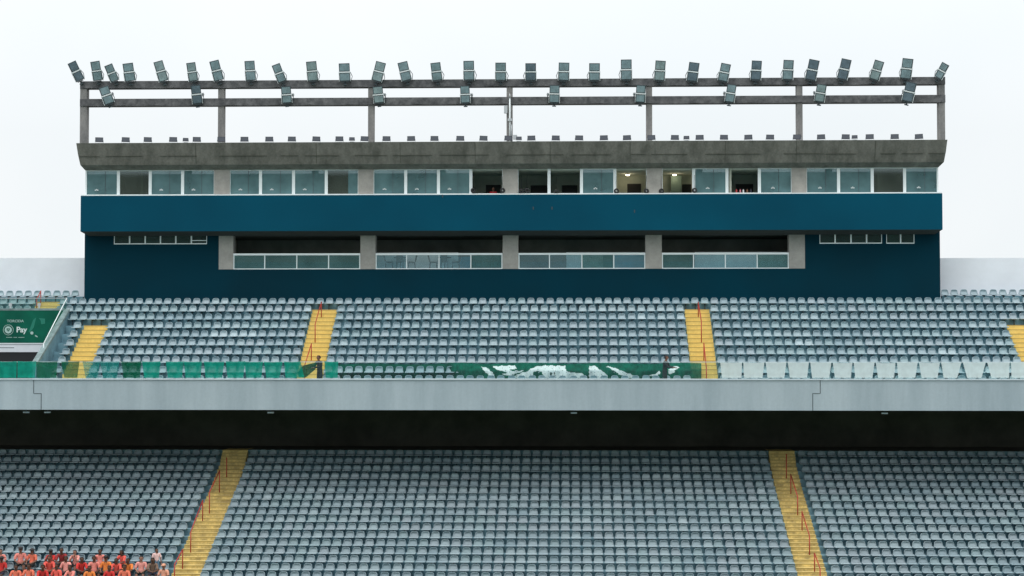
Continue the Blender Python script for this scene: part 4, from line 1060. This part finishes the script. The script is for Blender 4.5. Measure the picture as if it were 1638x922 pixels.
def build_person_meshes(kind, hairstyle):
    J = pose(kind); JV = {k: Vector(v[:3]) for k, v in J.items()}
    me = body_from(J, BONES)
    # fingers: five unequal bent ones per hand, rooted inside the palm
    mb = MB()
    for s, q_ in (('L', -1), ('R', 1)):
        pa = JV['pa'+s]; d = (pa-JV['wr'+s]).normalized(); side = d.cross(Vector((0, 0, 1)))
        if side.length < .2: side = Vector((1, 0, 0))
        side.normalize(); up_ = side.cross(d).normalized()
        for i, ln in enumerate((.060, .072, .066, .052)):
            b0 = pa+side*(-.027+i*.018)+d*.01; b1 = b0+d*ln*.6-up_*.008; b2 = b1+d*ln*.45-up_*.03
            mb.tube(b0, b1, .010, .009, n=6); mb.tube(b1, b2, .009, .007, n=6)
        t0 = pa-side*.03*q_-d*.02; t1 = t0-side*.03*q_+d*.035; mb.tube(t0, t1, .012, .010, n=6); mb.tube(t1, t1+d*.03, .010, .008, n=6)
    # face
    br = JV['brow']; ch = JV['chin']; fy = br.y-.088
    mb.sphere((br.x, fy-.004, br.z-.035), .016, 6, 5, 0, (.8, 1.2, 1.6))
    for q_ in (-1, 1):
        mb.sphere((br.x+q_*.032, fy+.012, br.z-.012), .011, 6, 4, 1, (1.3, .6, .7)); mb.sphere((br.x+q_*.088, br.y+.01, br.z-.02), .02, 6, 4, 0, (.4, .8, 1.3))
    mb.box(br.x-.024, br.x+.024, ch.y-.074, ch.y-.062, ch.z+.0, ch.z+.009, 1)
    bm = bmesh.new(); bm.from_mesh(me); me2 = mb.mesh('x', [M['skin1'], M['hair']]); bm.from_mesh(me2); 
    body = bpy.data.meshes.new('person'); bm.to_mesh(body); bm.free(); body.materials.append(M['skin1']); body.materials.append(M['hair'])
    for p in body.polygons: p.use_smooth = True
    # garments from the skin of the body, pushed outwards
    segs = [(a, b, JV[a], JV[b]) for a, b in BONES]
    def region(fn, off, name):
        b = bmesh.new(); b.from_mesh(me); b.normal_update()
        dele = []
        for f in b.faces:
            c = f.calc_center_median(); k = min(segs, key=lambda s: seg_d(c, s[2], s[3])-(.03 if s[0] in ('pelvis', 'belly', 'chest') else 0))
            if not fn(k, c, f.normal): dele.append(f)
        bmesh.ops.delete(b, geom=dele, context='FACES')
        for v in b.verts: v.co += v.normal*off
        m_ = bpy.data.meshes.new(name); b.to_mesh(m_); b.free()
        for p in m_.polygons: p.use_smooth = True
        return m_
    tor = {('pelvis', 'belly'), ('belly', 'chest'), ('chest', 'shL'), ('chest', 'shR'), ('shL', 'elL'), ('shR', 'elR')}
    leg = {('pelvis', 'hiL'), ('pelvis', 'hiR'), ('hiL', 'knL'), ('hiR', 'knR')}
    def f_shirt(k, c, n):
        kk = (k[0], k[1])
        if kk in tor: return not (kk[0] in ('shL', 'shR') and (c-k[2]).length > .85*(k[3]-k[2]).length and not kind.startswith('stand_'))
        if kk == ('chest', 'neck'): return c.z < JV['neck'].z-.045
        if kind.startswith('stand_') and kk in (('elL', 'wrL'), ('elR', 'wrR')): return True
        return False
    def f_leg(k, c, n):
        kk = (k[0], k[1])
        if kk in leg: return True
        if kind.startswith('stand_') and kk in (('knL', 'anL'), ('knR', 'anR')): return True
        return False
    def f_hair(k, c, n):
        if k[0] not in ('brow', 'chin', 'crown') and k[1] not in ('crown', 'brow'): return False
        r = c-br
        return r.z > .035 or (r.y > -.01+.3*max(0, -r.z) and r.z > (-.07 if hairstyle != 'long' else -.12))
    shirt = region(f_shirt, .018, 'shirt'); trousers = region(f_leg, .012, 'trousers'); hair = region(f_hair, .024 if hairstyle != 'big' else .03, 'hair')
    shoes = region(lambda k, c, n: k[1] in ('toL', 'toR'), .012, 'shoes')
    extra = []
    if hairstyle == 'long':
        h = MB(); top = br+Vector((0, .05, .02))
        pts = [top, br+Vector((.03, .09, -.10)), br+Vector((.05, .085, -.24)), br+Vector((.05, .07, -.36))]; rs = [.085, .085, .07, .03]
        for (a, b), (r1, r2) in zip(zip(pts, pts[1:]), zip(rs, rs[1:])): h.tube(a, b, r1, r2, n=10)
        extra.append(('long_hair', h.mesh('long_hair', M['hair'])))
    if hairstyle in ('cap', 'hat'):
        h = MB(); h.sphere(br+Vector((0, .0, .035)), .105, 12, 6, 0, (1, 1.05, .75))
        if hairstyle == 'cap': h.box(br.x-.07, br.x+.07, br.y-.19, br.y-.06, br.z+.02, br.z+.035)
        else: h.tube(br+Vector((0, 0, .025)), br+Vector((0, 0, .045)), .20, .13, n=16)
        extra.append((hairstyle, h.mesh(hairstyle, M['hair'])))
    return dict(body=body, shirt=shirt, trousers=trousers, hair=hair, shoes=shoes, extra=extra)
PC = {}
shirtM = {}
def smat(col):
    if col not in shirtM: shirtM[col] = mat('shirt_fabric', col, .9, var=.22, scale=9)
    return shirtM[col]
def person(loc, rz, kind, hs, shirt, legs, skin, label, group=None, hatm=None, sc=1.0):
    key = (kind, hs)
    if key not in PC: PC[key] = build_person_meshes(kind, hs)
    D = PC[key]
    o = bpy.data.objects.new('person', D['body']); COL.objects.link(o); o.location = loc; o.rotation_euler = (0, 0, rz); o.scale = (sc,)*3
    o.material_slots[0].link = 'OBJECT'; o.material_slots[0].material = skin
    tag(o, label, 'person', group)
    for nm, me, m_ in [('shirt', D['shirt'], smat(shirt)), ('trousers', D['trousers'], legs), ('hair', D['hair'], M['hair']), ('shoes', D['shoes'], M['black'])]+[(n_, m2, hatm if (hatm and n_ in ('cap', 'hat')) else M['hair']) for n_, m2 in D['extra']]:
        c = bpy.data.objects.new(nm, me); COL.objects.link(c); c.parent = o
        if not me.materials: me.materials.append(m_)
        c.material_slots[0].link = 'OBJECT'; c.material_slots[0].material = m_
    return o
pink = (.86, .27, .22); salmon = (.86, .19, .11); orange = (.88, .24, .05); red = (.62, .035, .03); paleP = (.88, .34, .29); coral = (.86, .12, .09); whitep = (.90, .58, .55)
def seatspot(px, k):
    xs = [s[0] for s in lower_seats if s[1] == k and s[2] == 0]; X = PX(px, L_Y[k]-.1, 900)
    return X, L_Y[k], L_z[k]
GRP = 'spectators in red and orange on the lower left seats'
sk = [M['skin1'], M['skin2'], M['skin3']]
cap_m = mat('peach_cap_fabric', (.75, .38, .25), .9); wcap = mat('white_cap_fabric', (.75, .7, .65), .9)
PEO = [ # px, row, pose, hair, shirt, legs, skin, label
 (32, 15, 'sit_lap', 'cap', pink, 'darkcloth', 0, 'person in pink shirt and black cap, back row, second from left', None),
 (53, 15, 'sit_lap', 'hat', salmon, 'darkcloth', 0, 'person in salmon shirt and wide dark hat, back row left', None),
 (84, 15, 'sit_chin', 'cap', red, 'darkcloth', 1, 'person in dark red top and black cap, hands at chin', None),
 (122, 15, 'sit_chin', 'short', paleP, 'darkcloth', 2, 'person in pale pink shirt covering face with both hands', None),
 (159, 15, 'sit_lap', 'short', pink, 'darkcloth', 1, 'person in pink shirt sitting upright with short dark hair, back row middle', None),
 (199, 15, 'sit_lean', 'long', coral, 'darkcloth', 1, 'long haired person in coral shirt leaning forward, back row', None),
 (0, 15.0, 'sit_lap', 'short', pink, 'darkcloth', 2, 'person in pink shirt cut by the left edge, back row', None),
 (3, 16, 'sit_lap', 'hat', red, 'navy', 1, 'person in dark red shirt and brown hat at the left edge', None),
 (78, 16, 'sit_lean', 'short', coral, 'darkcloth', 0, 'person in coral shirt leaning forward in front of the black cap', None),
 (107, 16, 'sit_lap', 'short', paleP, 'navy', 1, 'person in pale pink shirt with dark hair, second row, beside the leaning coral shirt', None),
 (129, 16, 'sit_lean', 'short', red, 'darkcloth', 1, 'person in red shirt leaning forward below the covered face', None),
 (149, 16, 'sit_lap', 'big', pink, 'darkcloth', 1, 'person in pink shirt with bushy dark hair, front row', None),
 (171, 16, 'sit_lap', 'cap', orange, 'darkcloth', 0, 'person in orange shirt and dark cap, front row', None),
 (187, 16, 'sit_lean', 'short', coral, 'navy', 1, 'person in coral shirt leaning beside the orange shirt', None),
 (226, 16, 'sit_lap', 'short', paleP, 'darkcloth', 2, 'person in pale pink shirt alone, near the standing girl', None),
 (26, 17, 'sit_lap', 'short', salmon, 'navy', 1, 'person in salmon shirt at the bottom edge, far left', None),
 (47, 17, 'sit_lap', 'big', salmon, 'navy', 1, 'person in salmon shirt with bushy hair at the bottom edge', None),
 (143, 17, 'sit_lap', 'short', orange, 'navy', 1, 'person in orange shirt at the bottom edge, middle', None),
 (176, 17, 'sit_lap', 'short', red, 'navy', 1, 'person in red shirt at the bottom edge, right of the orange one', None),
 (66, 17, 'sit_lean', 'big', red, 'navy', 1, 'person in red shirt with dark hair at the bottom edge, below the leaning coral shirt', None),
 (93, 17, 'sit_lap', 'short', coral, 'darkcloth', 1, 'person in coral shirt at the bottom edge, below the pale pink shirt', None),
 (118, 17, 'sit_lean', 'big', pink, 'navy', 1, 'person in pink shirt at the bottom edge, below the red shirt', None),
 (200, 17, 'sit_lap', 'big', salmon, 'navy', 1, 'person in salmon shirt with bushy hair at the bottom edge, right group', None),
 (207, 16, 'sit_lean', 'big', orange, 'navy', 1, 'person in orange shirt with bushy hair leaning below the long haired one', None),
 (100, 15, 'sit_lean', 'short', (.30, .03, .03), 'darkcloth', 1, 'person in maroon shirt leaning right of the black cap, back row', None),
 (243, 16, 'sit_lean', 'long', (.22, .14, .10), 'navy', 1, 'person in dark brown top leaning, beside the standing girl', None),
]
for (px, k_, kd, hs, sh, lg, s_i, lab, hm) in PEO:
    k_ = int(k_); X, Y, Z = seatspot(px, k_)
    person((X, Y, Z), R(random.uniform(-26, 26)), kd, hs, sh, M[lg], sk[s_i], lab, GRP, sc=random.uniform(1.0, 1.1))
X, Y, Z = seatspot(253, 15)
person((X, Y-.45, Z+.02), R(25), 'stand', 'long', whitep, M['denim'], sk[0], 'standing girl in pale pink shirt with long dark hair and denim shorts', GRP, sc=.80)
X, Y, Z = seatspot(263, 17)
person((X, Y, Z+.12), R(-8), 'sit_lap', 'cap', (.78, .36, .24), M['navy'], sk[0], 'person in peach cap at the bottom edge beside the yellow stair', GRP, hatm=cap_m)
# staff behind the parapet
X = PX(512, PAR_Y+.75); person((X, PAR_Y+.75, U_z[0]), R(-50), 'stand_work', 'big', (.008, .010, .010), M['darkcloth'], sk[0], 'person in black clothes standing behind the parapet rail at the left stair', sc=1.0).scale = (1.15, 1.15, 1.03)
X = PX(1063, PAR_Y+.75); person((X, PAR_Y+.75, U_z[0]), R(75), 'stand_work', 'big', (.008, .012, .013), M['darkcloth'], sk[0], 'person in black jacket standing sideways behind the rail by the right stair', sc=1.0).scale = (1.15, 1.15, 1.03)
# person in red in the open room
X = PX(789, 101.3, 300); person((X, 101.3, zf), R(10), 'stand', 'short', (.60, .03, .04), M['darkcloth'], sk[0], 'person in red shirt standing inside the open window room', sc=.88)
print('objects', len(bpy.data.objects), 'cand', len(cand), 'stuff faces', len(Fc))
